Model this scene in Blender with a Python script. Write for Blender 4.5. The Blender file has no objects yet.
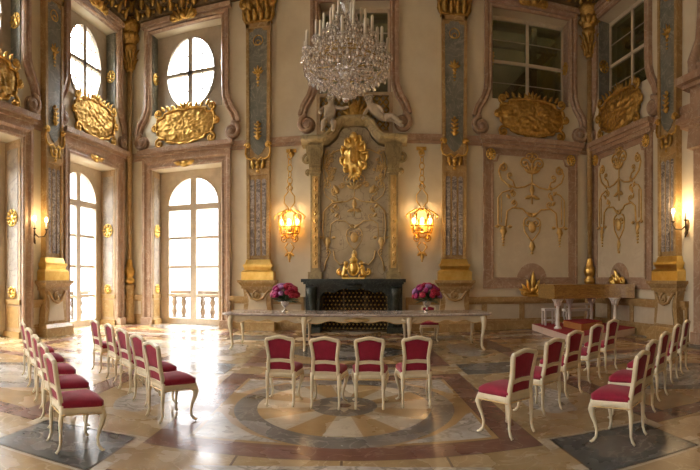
import bpy, bmesh, math, random
from math import sin, cos, tan, pi, sqrt, atan2
from mathutils import Vector, noise
random.seed(7)
S = bpy.context.scene
C = S.collection
# ------------------------------------------------------------------ camera model (used to survey the room from the photograph)
FL, HZ, NX, EYE = 466.0, 277.0, 387.0, 1.72
BACKY, LEFTX = 14.8, -9.2

# ------------------------------------------------------------------ materials
def _nt(name):
    m = bpy.data.materials.new(name); m.use_nodes = True
    nt = m.node_tree; b = nt.nodes['Principled BSDF']
    return m, nt, b

def ramp(nt, fac, stops):
    r = nt.nodes.new('ShaderNodeValToRGB'); e = r.color_ramp.elements
    while len(e) < len(stops): e.new(0.5)
    for k, (p, c) in enumerate(stops):
        e[k].position = p; e[k].color = (c[0], c[1], c[2], 1)
    nt.links.new(fac, r.inputs[0]); return r.outputs[0]

def stone(name, c1, c2, vein=None, scale=2.0, rough=0.4, veinw=0.06, bump=0.0, metallic=0.0, coat=0.0, stretch=(1, 1, 1)):
    m, nt, b = _nt(name)
    tc = nt.nodes.new('ShaderNodeTexCoord'); mp = nt.nodes.new('ShaderNodeMapping')
    mp.inputs['Scale'].default_value = stretch
    nt.links.new(tc.outputs['Object'], mp.inputs[0])
    n = nt.nodes.new('ShaderNodeTexNoise'); n.inputs['Scale'].default_value = scale; n.inputs['Detail'].default_value = 6
    n.inputs['Roughness'].default_value = 0.62
    nt.links.new(mp.outputs[0], n.inputs['Vector'])
    col = ramp(nt, n.outputs['Fac'], [(0.32, c1), (0.68, c2)])
    if vein:
        n2 = nt.nodes.new('ShaderNodeTexNoise'); n2.inputs['Scale'].default_value = scale * 0.8; n2.inputs['Detail'].default_value = 5
        n2.inputs['Distortion'].default_value = 1.6
        nt.links.new(mp.outputs[0], n2.inputs['Vector'])
        v = ramp(nt, n2.outputs['Fac'], [(0.5 - veinw, (0, 0, 0)), (0.5, (1, 1, 1)), (0.5 + veinw, (0, 0, 0))])
        mx = nt.nodes.new('ShaderNodeMix'); mx.data_type = 'RGBA'
        nt.links.new(v, mx.inputs[0]); nt.links.new(col, mx.inputs[6]); mx.inputs[7].default_value = (*vein, 1)
        col = mx.outputs[2]
    nt.links.new(col, b.inputs['Base Color'])
    b.inputs['Roughness'].default_value = rough; b.inputs['Metallic'].default_value = metallic
    if coat: b.inputs['Coat Weight'].default_value = coat; b.inputs['Coat Roughness'].default_value = 0.05
    if bump:
        bp = nt.nodes.new('ShaderNodeBump'); bp.inputs['Strength'].default_value = bump; bp.inputs['Distance'].default_value = 0.02
        nt.links.new(n.outputs['Fac'], bp.inputs['Height']); nt.links.new(bp.outputs[0], b.inputs['Normal'])
    return m

def emis(name, col, st):
    m, nt, b = _nt(name)
    b.inputs['Base Color'].default_value = (*col, 1); b.inputs['Emission Color'].default_value = (*col, 1)
    b.inputs['Emission Strength'].default_value = st; return m

def clear_glass(name, gloss=0.08, tint=(1, 1, 1)):
    m = bpy.data.materials.new(name); m.use_nodes = True; nt = m.node_tree; nt.nodes.clear()
    o = nt.nodes.new('ShaderNodeOutputMaterial'); t = nt.nodes.new('ShaderNodeBsdfTransparent'); g = nt.nodes.new('ShaderNodeBsdfGlossy')
    t.inputs[0].default_value = (*tint, 1); g.inputs['Roughness'].default_value = 0.03
    mx = nt.nodes.new('ShaderNodeMixShader'); mx.inputs[0].default_value = gloss
    nt.links.new(t.outputs[0], mx.inputs[1]); nt.links.new(g.outputs[0], mx.inputs[2]); nt.links.new(mx.outputs[0], o.inputs[0])
    return m

M = {}
M['plaster'] = stone('plaster', (.67, .59, .43), (.77, .70, .53), scale=1.1, rough=.55)
M['plaster_pale'] = stone('pale_scagliola', (.57, .485, .335), (.67, .585, .425), (.60, .51, .36), scale=1.6, rough=.4)
M['pink'] = stone('pink_marble', (.34, .215, .135), (.46, .315, .21), (.52, .405, .29), scale=3, rough=.35, veinw=.03)
M['ochre'] = stone('ochre_marble', (.33, .20, .068), (.46, .30, .118), (.52, .38, .19), scale=3, rough=.35, veinw=.03)
M['tan'] = stone('tan_marble', (.42, .295, .16), (.54, .40, .245), (.36, .25, .14), scale=3, rough=.35, veinw=.03)
M['greyblue'] = stone('grey_blue_marble', (.14, .145, .12), (.25, .25, .205), (.34, .33, .26), scale=2.6, rough=.3, veinw=.025)
M['flute'] = stone('violet_grey_marble', (.10, .085, .085), (.34, .30, .28), (.48, .43, .38), scale=5, rough=.3)
M['jamb'] = stone('jamb_marble', (.33, .29, .235), (.48, .42, .35), (.28, .24, .2), scale=2.2, rough=.3, veinw=.04)
M['overmantel'] = stone('overmantel_marble', (.40, .325, .20), (.50, .42, .27), (.22, .175, .12), scale=1.7, rough=.35, veinw=.016)
M['mantel_frame'] = stone('olive_marble', (.33, .25, .11), (.46, .36, .175), (.26, .20, .09), scale=3, rough=.35)
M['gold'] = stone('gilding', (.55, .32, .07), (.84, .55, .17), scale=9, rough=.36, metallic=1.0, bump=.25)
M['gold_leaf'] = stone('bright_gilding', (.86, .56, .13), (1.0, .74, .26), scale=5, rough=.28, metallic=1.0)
M['gold_old_dim'] = stone('aged_dim_gilding', (.38, .22, .05), (.68, .44, .13), scale=11, rough=.47, metallic=.9, bump=.3)  # aged gilding, and the shaded copy for gilding on the right-hand side
M['gilt_line'] = stone('dull_gilt_stucco', (.55, .35, .11), (.76, .52, .20), scale=8, rough=.42, metallic=.5)
M['gilt_dim'] = stone('worn_gilt_stucco', (.50, .34, .13), (.68, .49, .21), scale=8, rough=.42, metallic=.45)
M['carving'] = stone('dark_carved_cornice', (.11, .07, .028), (.24, .16, .07), scale=6, rough=.5, bump=.5)
M['cream'] = stone('cream_lacquer', (.76, .65, .43), (.85, .76, .55), scale=6, rough=.32)
M['cream_gilt'] = stone('gilt_edge', (.66, .47, .20), (.80, .60, .30), scale=9, rough=.35, metallic=.4)
M['velvet'] = stone('crimson_velvet', (.25, .0025, .022), (.34, .005, .035), scale=14, rough=.8)
M['velvet'].node_tree.nodes['Principled BSDF'].inputs['Sheen Weight'].default_value = .12
M['carpet'] = stone('red_carpet', (.26, .010, .018), (.34, .018, .028), scale=30, rough=.9, bump=.3)
M['black'] = stone('black_green_marble', (.011, .017, .012), (.030, .040, .030), (.08, .09, .07), scale=4, rough=.4, veinw=.025)
M['soot'] = stone('sooty_brick', (.012, .010, .009), (.03, .025, .02), scale=6, rough=.8)
M['white'] = stone('white_lacquer', (.80, .76, .68), (.88, .85, .78), scale=5, rough=.4)
M['platform'] = stone('platform_side_paint', (.62, .47, .38), (.70, .55, .45), scale=4, rough=.5)
M['wood'] = stone('honey_walnut', (.26, .14, .032), (.42, .25, .065), (.20, .10, .022), scale=3, rough=.28, stretch=(1, 4, 6), coat=.3)
M['step'] = stone('orange_oak', (.42, .18, .05), (.55, .26, .08), scale=4, rough=.4, stretch=(1, 1, 6))
M['tabletop'] = stone('table_marble', (.40, .33, .28), (.60, .52, .45), (.33, .26, .23), scale=4, rough=.14, veinw=.05)
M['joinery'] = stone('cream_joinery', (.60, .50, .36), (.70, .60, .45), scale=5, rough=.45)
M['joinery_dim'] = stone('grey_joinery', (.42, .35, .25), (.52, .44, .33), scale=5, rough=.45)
M['stone_out'] = stone('balcony_stone', (.10, .075, .055), (.16, .125, .095), scale=6, rough=.85)
M['attic'] = stone('attic_plaster', (.36, .31, .19), (.52, .45, .30), scale=2, rough=.85)
M['timber'] = stone('attic_timber', (.14, .10, .05), (.22, .16, .09), scale=3, rough=.7, stretch=(1, 1, 5))
M['putto'] = stone('putto_stucco', (.50, .42, .30), (.64, .55, .41), scale=9, rough=.5)
M['glass'] = clear_glass('window_glass', .05)
M['glass_dark'] = clear_glass('old_window_glass', .10, (.75, .78, .66))
M['crystal'] = None
M['silver'] = stone('silver', (.62, .58, .52), (.80, .76, .70), scale=4, rough=.18, metallic=1.0)
M['wax'] = stone('ivory_candle', (.74, .66, .50), (.82, .74, .58), scale=6, rough=.5)
M['bulb'] = emis('lit_bulb', (1.0, .70, .32), 6)
M['lantern'] = emis('lit_lantern_glass', (1.0, .55, .10), 2.2)
M['iron'] = stone('dark_bronze', (.08, .055, .03), (.16, .11, .06), scale=8, rough=.4, metallic=.8)
M['leaf'] = stone('bouquet_leaf', (.012, .04, .012), (.04, .10, .025), scale=12, rough=.5)
for k, a, b_ in (('bloom_red', (.38, .008, .03), (.60, .02, .08)), ('bloom_pink', (.55, .12, .28), (.75, .26, .45)), ('bloom_magenta', (.36, .01, .12), (.55, .03, .20)), ('bloom_mauve', (.30, .10, .28), (.48, .22, .45))):
    M[k] = stone(k, tuple(q * .8 for q in a), tuple(q * .85 for q in b_), scale=25, rough=.65)
M['ceiling'] = stone('ceiling_stucco', (.60, .53, .42), (.70, .62, .51), scale=1, rough=.6)

def crystal_mat():
    m = bpy.data.materials.new('cut_crystal'); m.use_nodes = True; nt = m.node_tree; nt.nodes.clear()
    o = nt.nodes.new('ShaderNodeOutputMaterial'); t = nt.nodes.new('ShaderNodeBsdfTransparent'); g = nt.nodes.new('ShaderNodeBsdfGlossy')
    r = nt.nodes.new('ShaderNodeBsdfRefraction'); r.inputs['IOR'].default_value = 1.5; r.inputs['Roughness'].default_value = .02; r.inputs[0].default_value = (1, .98, .95, 1)
    t.inputs[0].default_value = (.97, .96, .94, 1); g.inputs['Roughness'].default_value = 0.04; g.inputs[0].default_value = (1, .97, .93, 1)
    m1 = nt.nodes.new('ShaderNodeMixShader'); m1.inputs[0].default_value = .35
    nt.links.new(t.outputs[0], m1.inputs[1]); nt.links.new(r.outputs[0], m1.inputs[2])
    m2 = nt.nodes.new('ShaderNodeMixShader'); m2.inputs[0].default_value = .42
    nt.links.new(m1.outputs[0], m2.inputs[1]); nt.links.new(g.outputs[0], m2.inputs[2]); nt.links.new(m2.outputs[0], o.inputs[0])
    return m
M['crystal'] = crystal_mat()
# floor stones: polished
def fl(name, a, b_, v=None, sc=2.6, r=.185, vw=.022):
    m = stone(name, a, b_, v, scale=sc, rough=r, veinw=vw)
    nt = m.node_tree; b = nt.nodes['Principled BSDF']; b.inputs['Specular IOR Level'].default_value = .36
    tc = nt.nodes.new('ShaderNodeTexCoord')
    n = nt.nodes.new('ShaderNodeTexNoise'); n.inputs['Scale'].default_value = 1.3; n.inputs['Detail'].default_value = 4
    nt.links.new(tc.outputs['Object'], n.inputs['Vector'])
    mr = nt.nodes.new('ShaderNodeMapRange'); mr.inputs[1].default_value = .3; mr.inputs[2].default_value = .7
    mr.inputs[3].default_value = r * .7; mr.inputs[4].default_value = r * 2.0
    nt.links.new(n.outputs['Fac'], mr.inputs[0]); nt.links.new(mr.outputs[0], b.inputs['Roughness'])
    return m
M['f_base'] = fl('floor_ochre_marble', (.25, .165, .075), (.36, .255, .13), (.40, .30, .17))
M['f_cream'] = fl('floor_cream_marble', (.40, .33, .225), (.52, .44, .32), (.38, .30, .2))
M['f_gold'] = fl('floor_honey_marble', (.27, .165, .065), (.37, .235, .105))
M['f_red'] = fl('floor_red_marble', (.115, .05, .033), (.18, .083, .055), (.22, .12, .085))
M['f_grey'] = fl('floor_grey_marble', (.10, .088, .073), (.165, .145, .122), (.24, .21, .175))
M['f_slate'] = fl('floor_slate_marble', (.055, .057, .052), (.105, .105, .096), (.16, .155, .14))
M['f_pale'] = fl('floor_pale_veined_marble', (.30, .265, .215), (.50, .45, .38), (.22, .185, .15), sc=3.2, vw=.06)
M['f_joint'] = fl('floor_joint', (.10, .06, .035), (.14, .09, .05))

# ------------------------------------------------------------------ mesh builder
class Frame:
    def __init__(s, o, t, n):
        s.o, s.t, s.n = o, t, n
    def __call__(s, u, d, z):
        return (s.o[0] + u * s.t[0] + d * s.n[0], s.o[1] + u * s.t[1] + d * s.n[1], z)
    def at(s, px, py, d=0.0):
        th = (px - NX) / FL; dx, dy = sin(th), cos(th)
        ox, oy = s.o[0] + d * s.n[0], s.o[1] + d * s.n[1]
        # r*(dx,dy) = o + u*t
        det = dx * (-s.t[1]) + dy * s.t[0]
        r = (ox * (-s.t[1]) + oy * s.t[0]) / det
        u = (dx * oy - dy * ox) / -(dx * s.t[1] - dy * s.t[0]) if abs(dx * s.t[1] - dy * s.t[0]) > 1e-9 else 0
        return u, EYE + (HZ - py) / FL * r
def ident(u, d, z): return (u, d, z)
BACK = Frame((0, BACKY), (1, 0), (0, -1))
LEFT = Frame((LEFTX, 0), (0, 1), (1, 0))
_a = math.radians(6.2)
RIGHT = Frame((6.92, BACKY), (sin(_a), -cos(_a)), (-cos(_a), -sin(_a)))

class MB:
    def __init__(s, fr=ident):
        s.v, s.f, s.sm, s.fr = [], [], [], fr
    def add(s, pts, faces, smooth=False):
        b = len(s.v)
        s.v += [s.fr(*p) for p in pts]
        for f in faces:
            s.f.append([b + i for i in f]); s.sm.append(smooth)
        return s
    def box(s, u0, u1, d0, d1, z0, z1):
        p = [(u, d, z) for z in (z0, z1) for d in (d0, d1) for u in (u0, u1)]
        return s.add(p, [(0, 1, 3, 2), (4, 6, 7, 5), (0, 4, 5, 1), (2, 3, 7, 6), (0, 2, 6, 4), (1, 5, 7, 3)])
    def tbox(s, u, hw0, hw1, d0, d1a, d1b, z0, z1):       # box tapered from (hw0,d1a) at z0 to (hw1,d1b) at z1
        p = [(u - hw0, d0, z0), (u + hw0, d0, z0), (u - hw0, d1a, z0), (u + hw0, d1a, z0), (u - hw1, d0, z1), (u + hw1, d0, z1), (u - hw1, d1b, z1), (u + hw1, d1b, z1)]
        return s.add(p, [(0, 1, 3, 2), (4, 6, 7, 5), (0, 4, 5, 1), (2, 3, 7, 6), (0, 2, 6, 4), (1, 5, 7, 3)])
    def prism(s, poly, d0, d1, smooth=False):              # poly in (u,z)
        n = len(poly)
        p = [(u, d0, z) for u, z in poly] + [(u, d1, z) for u, z in poly]
        s.add(p, [tuple(range(n)), tuple(range(2 * n - 1, n - 1, -1))])
        return s.add(p, [(i, (i + 1) % n, n + (i + 1) % n, n + i) for i in range(n)], smooth)
    def plan(s, poly, z0, z1):                             # poly in (x,y) plan
        n = len(poly)
        p = [(x, y, z0) for x, y in poly] + [(x, y, z1) for x, y in poly]
        return s.add(p, [tuple(range(n)), tuple(range(2 * n - 1, n - 1, -1))] + [(i, (i + 1) % n, n + (i + 1) % n, n + i) for i in range(n)])
    def ring(s, outer, inner, d0, d1, smooth=False):
        n = len(outer)
        p = [(u, d0, z) for u, z in outer] + [(u, d0, z) for u, z in inner] + [(u, d1, z) for u, z in outer] + [(u, d1, z) for u, z in inner]
        f = []
        for i in range(n):
            j = (i + 1) % n
            f += [(i, j, n + j, n + i), (2 * n + i, 3 * n + i, 3 * n + j, 2 * n + j), (i, 2 * n + i, 2 * n + j, j), (n + i, n + j, 3 * n + j, 3 * n + i)]
        return s.add(p, f, smooth)
    def sweep(s, path, prof, closed=False, smooth=False):   # path in (u,z); prof closed loop of (outward, d)
        n, m = len(path), len(prof); p = []
        for i in range(n):
            a = Vector(path[i - 1]) if (i or closed) else None
            b = Vector(path[i]); c = Vector(path[(i + 1) % n]) if (i < n - 1 or closed) else None
            t1 = (b - a).normalized() if a is not None else (c - b).normalized()
            t2 = (c - b).normalized() if c is not None else t1
            n1, n2 = Vector((-t1.y, t1.x)), Vector((-t2.y, t2.x))
            nn = (n1 + n2); nn = nn.normalized() if nn.length > 1e-6 else n1
            k = 1 / max(.35, nn.dot(n1))
            for o, d in prof: p.append((b.x + nn.x * o * k, d, b.y + nn.y * o * k))
        f = []
        for i in range(n if closed else n - 1):
            i2 = (i + 1) % n
            for j in range(m):
                j2 = (j + 1) % m
                f.append((i * m + j, i * m + j2, i2 * m + j2, i2 * m + j))
        if not closed: f += [tuple(range(m)), tuple((n - 1) * m + j for j in range(m - 1, -1, -1))]
        return s.add(p, f, smooth)
    def tube(s, pts, rad, sides=6, closed=False):
        P = [Vector(p) for p in pts]; n = len(P)
        R = rad if isinstance(rad, (list, tuple)) else [rad] * n
        out = []; ref = None
        for i in range(n):
            a = P[i - 1] if (i or closed) else P[i]; b = P[(i + 1) % n] if (i < n - 1 or closed) else P[i]
            t = (b - a)
            t = t.normalized() if t.length > 1e-9 else Vector((0, 0, 1))
            if ref is None:
                ref = Vector((0, 1, 0)) if abs(t.y) < .9 else Vector((1, 0, 0))
            x = (ref - t * ref.dot(t)).normalized(); y = t.cross(x); ref = x
            for k in range(sides):
                q = P[i] + (x * cos(2 * pi * k / sides) + y * sin(2 * pi * k / sides)) * R[i]
                out.append(tuple(q))
        f = []
        for i in range(n if closed else n - 1):
            i2 = (i + 1) % n
            for k in range(sides):
                k2 = (k + 1) % sides
                f.append((i * sides + k, i * sides + k2, i2 * sides + k2, i2 * sides + k))
        if not closed: f += [tuple(range(sides)), tuple((n - 1) * sides + k for k in range(sides - 1, -1, -1))]
        return s.add(out, f, True)
    def lathe(s, prof, c=(0, 0, 0), seg=12, sx=1, sy=1, flat=False):   # prof (r,z)
        m = len(prof); p = []
        for r, z in prof:
            for k in range(seg):
                a = 2 * pi * k / seg
                p.append((c[0] + r * cos(a) * sx, c[1] + r * sin(a) * sy, c[2] + z))
        f = []
        for i in range(m - 1):
            for k in range(seg):
                k2 = (k + 1) % seg
                f.append((i * seg + k, i * seg + k2, (i + 1) * seg + k2, (i + 1) * seg + k))
        f += [tuple(range(seg)), tuple((m - 1) * seg + k for k in range(seg - 1, -1, -1))]
        return s.add(p, f, not flat)
    def ball(s, c, r, seg=8, ring=6, sc=(1, 1, 1), bump=0.0, freq=6):
        p = []; f = []
        for i in range(ring + 1):
            ph = pi * i / ring
            for k in range(seg):
                a = 2 * pi * k / seg; d = Vector((sin(ph) * cos(a), sin(ph) * sin(a), cos(ph)))
                rr = r * (1 + (bump * noise.noise(d * freq + Vector(c) * 7) if bump else 0))
                p.append((c[0] + d.x * rr * sc[0], c[1] + d.y * rr * sc[1], c[2] + d.z * rr * sc[2]))
        for i in range(ring):
            for k in range(seg):
                k2 = (k + 1) % seg
                f.append((i * seg + k, (i + 1) * seg + k, (i + 1) * seg + k2, i * seg + k2))
        return s.add(p, f, True)
    def dome(s, outline, d0, h, rings=6, bumpf=None, back=None, power=2.0):   # outline (u,z) star-shaped; d = d0 + h*(1-rho^power)
        n = len(outline); cu = sum(p[0] for p in outline) / n; cz = sum(p[1] for p in outline) / n
        p = [(cu, d0 + h + (bumpf(cu, cz, 0) if bumpf else 0), cz)]; f = []
        for r in range(1, rings + 1):
            rho = r / rings
            for u, z in outline:
                uu, zz = cu + (u - cu) * rho, cz + (z - cz) * rho
                p.append((uu, d0 + h * (1 - rho ** power) + (bumpf(uu, zz, rho) if bumpf else 0), zz))
        for k in range(n): f.append((0, 1 + k, 1 + (k + 1) % n))
        for r in range(rings - 1):
            for k in range(n):
                a, b = 1 + r * n + k, 1 + r * n + (k + 1) % n
                f.append((a, a + n, b + n, b))
        base = len(p); bd = d0 if back is None else back
        for u, z in outline: p.append((u, bd, z))
        e = 1 + (rings - 1) * n
        for k in range(n): f.append((e + k, base + k, base + (k + 1) % n, e + (k + 1) % n))
        f.append(tuple(base + k for k in range(n)))
        return s.add(p, f, True)
    def scroll(s, cu, cz, r, turns, a0, d, rad, sgn=1, r1=.15, tail=None, sides=6):     # spiral ending in its eye; tail = points before
        n = int(14 * turns) + 4; pts = list(tail or []); R = [rad] * len(pts)
        for i in range(n):
            q = i / (n - 1); a = a0 + sgn * q * turns * 2 * pi; rr = r * (1 - q * (1 - r1))
            pts.append((cu + rr * cos(a), d, cz + rr * sin(a))); R.append(rad * (1 - .35 * q))
        s.tube(pts, R, sides); return s.ball(pts[-1], rad * 1.7, 6, 4)
    def leafb(s, u, d, z, L, w, ang, th=.03, curl=.3):       # a fat acanthus leaf blade lying on the wall plane
        n = 7; p = []; f = []
        du, dz = cos(ang), sin(ang)
        for i in range(n):
            q = i / (n - 1); ww = w * sin(pi * (q * .86 + .10)) * (1 + .18 * (i % 2)); dd = d + th * (1.0 + curl * 3 * q * q)
            cu, cz = u + du * L * q, z + dz * L * q
            p += [(cu - dz * ww, dd - th * .7, cz + du * ww), (cu, dd + th * .5, cz), (cu + dz * ww, dd - th * .7, cz - du * ww), (cu, dd - th, cz)]
        for i in range(n - 1):
            for k in range(4):
                k2 = (k + 1) % 4
                f.append((i * 4 + k, i * 4 + k2, (i + 1) * 4 + k2, (i + 1) * 4 + k))
        f += [(0, 1, 2, 3), tuple((n - 1) * 4 + k for k in (3, 2, 1, 0))]
        return s.add(p, f, True)

ORG = {}
def obj(name, mb, mat, parent=None, kind=None):
    o_ = Vector((0, 0, 0)); q = parent
    while q is not None: o_ += ORG[q.name]; q = q.parent
    me = bpy.data.meshes.new(name)
    me.from_pydata([tuple(Vector(v) - o_) for v in mb.v], [], mb.f)
    bm = bmesh.new(); bm.from_mesh(me)
    bmesh.ops.recalc_face_normals(bm, faces=bm.faces); bm.to_mesh(me); bm.free()
    me.polygons.foreach_set('use_smooth', mb.sm if len(mb.sm) == len(me.polygons) else [False] * len(me.polygons))
    if isinstance(mat, str): me.materials.append(M[mat])
    o = bpy.data.objects.new(name, me); C.objects.link(o); o.parent = parent
    ORG[o.name] = Vector((0, 0, 0))
    if kind: o['kind'] = kind
    return o
def thing(name, label, cat, loc, group=None, kind=None):
    o = bpy.data.objects.new(name, None); C.objects.link(o); o.location = loc; o.empty_display_size = .2
    ORG[o.name] = Vector(loc)
    if label: o['label'] = label; o['category'] = cat
    if group: o['group'] = group
    if kind: o['kind'] = kind
    return o
def tag(o, label, cat, group=None):
    o['label'] = label; o['category'] = cat
    if group: o['group'] = group
    return o
def dup(root, loc, rz, label=None, group=None):
    r = root.copy(); C.objects.link(r); r.location = loc; r.rotation_euler = (0, 0, rz); ORG[r.name] = Vector(loc)
    if label: r['label'] = label
    if group: r['group'] = group
    for ch in list(root.children):
        c = ch.copy(); C.objects.link(c); c.parent = r
        for g in ch.children:
            d = g.copy(); C.objects.link(d); d.parent = c
    return r

# ------------------------------------------------------------------ shell
HOLES = {'left': [], 'back': [], 'right': [], 'rear': []}
TH, CEIL = .8, 12.6
RIGHT_LEN = (BACKY + 4) / cos(_a)
def wall(name, fr, u0, u1, holes, mat='plaster'):
    us = sorted({u0, u1, *[h[0] for h in holes], *[h[1] for h in holes]})
    zs = sorted({0.0, CEIL, *[h[2] for h in holes], *[h[3] for h in holes]})
    def solid(i, j):
        if i < 0 or j < 0 or i >= len(us) - 1 or j >= len(zs) - 1: return False
        uc, zc = (us[i] + us[i + 1]) / 2, (zs[j] + zs[j + 1]) / 2
        return not any(h[0] < uc < h[1] and h[2] < zc < h[3] for h in holes)
    m = MB(fr)
    for i in range(len(us) - 1):
        for j in range(len(zs) - 1):
            if not solid(i, j): continue
            a, b, c, d = us[i], us[i + 1], zs[j], zs[j + 1]
            m.add([(a, 0, c), (b, 0, c), (b, 0, d), (a, 0, d)], [(0, 1, 2, 3)])
            m.add([(a, -TH, c), (b, -TH, c), (b, -TH, d), (a, -TH, d)], [(3, 2, 1, 0)])
            for (ii, jj, q) in ((i - 1, j, ((a, c), (a, d))), (i + 1, j, ((b, c), (b, d))), (i, j - 1, ((a, c), (b, c))), (i, j + 1, ((a, d), (b, d)))):
                if not solid(ii, jj):
                    (ua, za), (ub, zb) = q
                    m.add([(ua, 0, za), (ub, 0, zb), (ub, -TH, zb), (ua, -TH, za)], [(0, 1, 2, 3)])
    return obj(name, m, mat, kind='structure')

HW, OUT = 1.35, .33          # opening half width, surround width
ZL, ZC0, ZC1 = 5.6, 5.95, 6.28   # lower opening head, door cornice
ZU0, ZU1 = 7.55, 10.5        # upper opening
r2_a, _ = RIGHT.at(592, 200); r2_b, _ = RIGHT.at(655, 200)
R2C = (r2_a + r2_b) / 2
BAYS = [('A', LEFT, 7.87, 'door', 'oval'), ('B', LEFT, 12.65, 'door', 'oval'), ('C', BACK, -6.82, 'door', 'oval'),
        ('D', BACK, 4.74, 'panel', 'square'), ('E', RIGHT, R2C, 'panel', 'square'), ('F', BACK, -1.03, 'fire', 'square'),
        ('G', LEFT, 2.6, 'door', 'oval'), ('H', LEFT, -1.9, 'door', 'oval')]  # G and H are unseen bays, added as daylight sources
def whole(nm, uc, low, up):
    hs = []
    w = 1.15 if nm == 'F' else HW
    if low == 'door': hs.append((uc - HW, uc + HW, 0.0, ZL))
    hs.append((uc - w, uc + w, ZU0, ZU1)); return hs
for nm, fr, uc, low, up in BAYS:
    HOLES['left' if fr is LEFT else 'back' if fr is BACK else 'right'] += whole(nm, uc, low, up)
HOLES['back'].append((-1.03 - 1.02, -1.03 + 1.02, 0.0, 1.42))     # fireplace opening
DRU, _ = RIGHT.at(698, 200)
wall('wall_left', LEFT, -4, BACKY, HOLES['left'])
wall('wall_back', BACK, LEFTX - TH, 6.92 + TH, HOLES['back'])
wall('wall_right', RIGHT, 0, RIGHT_LEN, HOLES['right'])
REAR = Frame((0, -4), (1, 0), (0, 1))
RW = [-5.6]
for q in RW: HOLES['rear'] += [(q - HW, q + HW, 0.0, ZL)]
wall('wall_rear', REAR, LEFTX - TH, 9.8, HOLES['rear'])
obj('ceiling', MB().box(LEFTX - 1, 10, -5, BACKY + 1, CEIL, CEIL + .2), 'ceiling', kind='structure')

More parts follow.
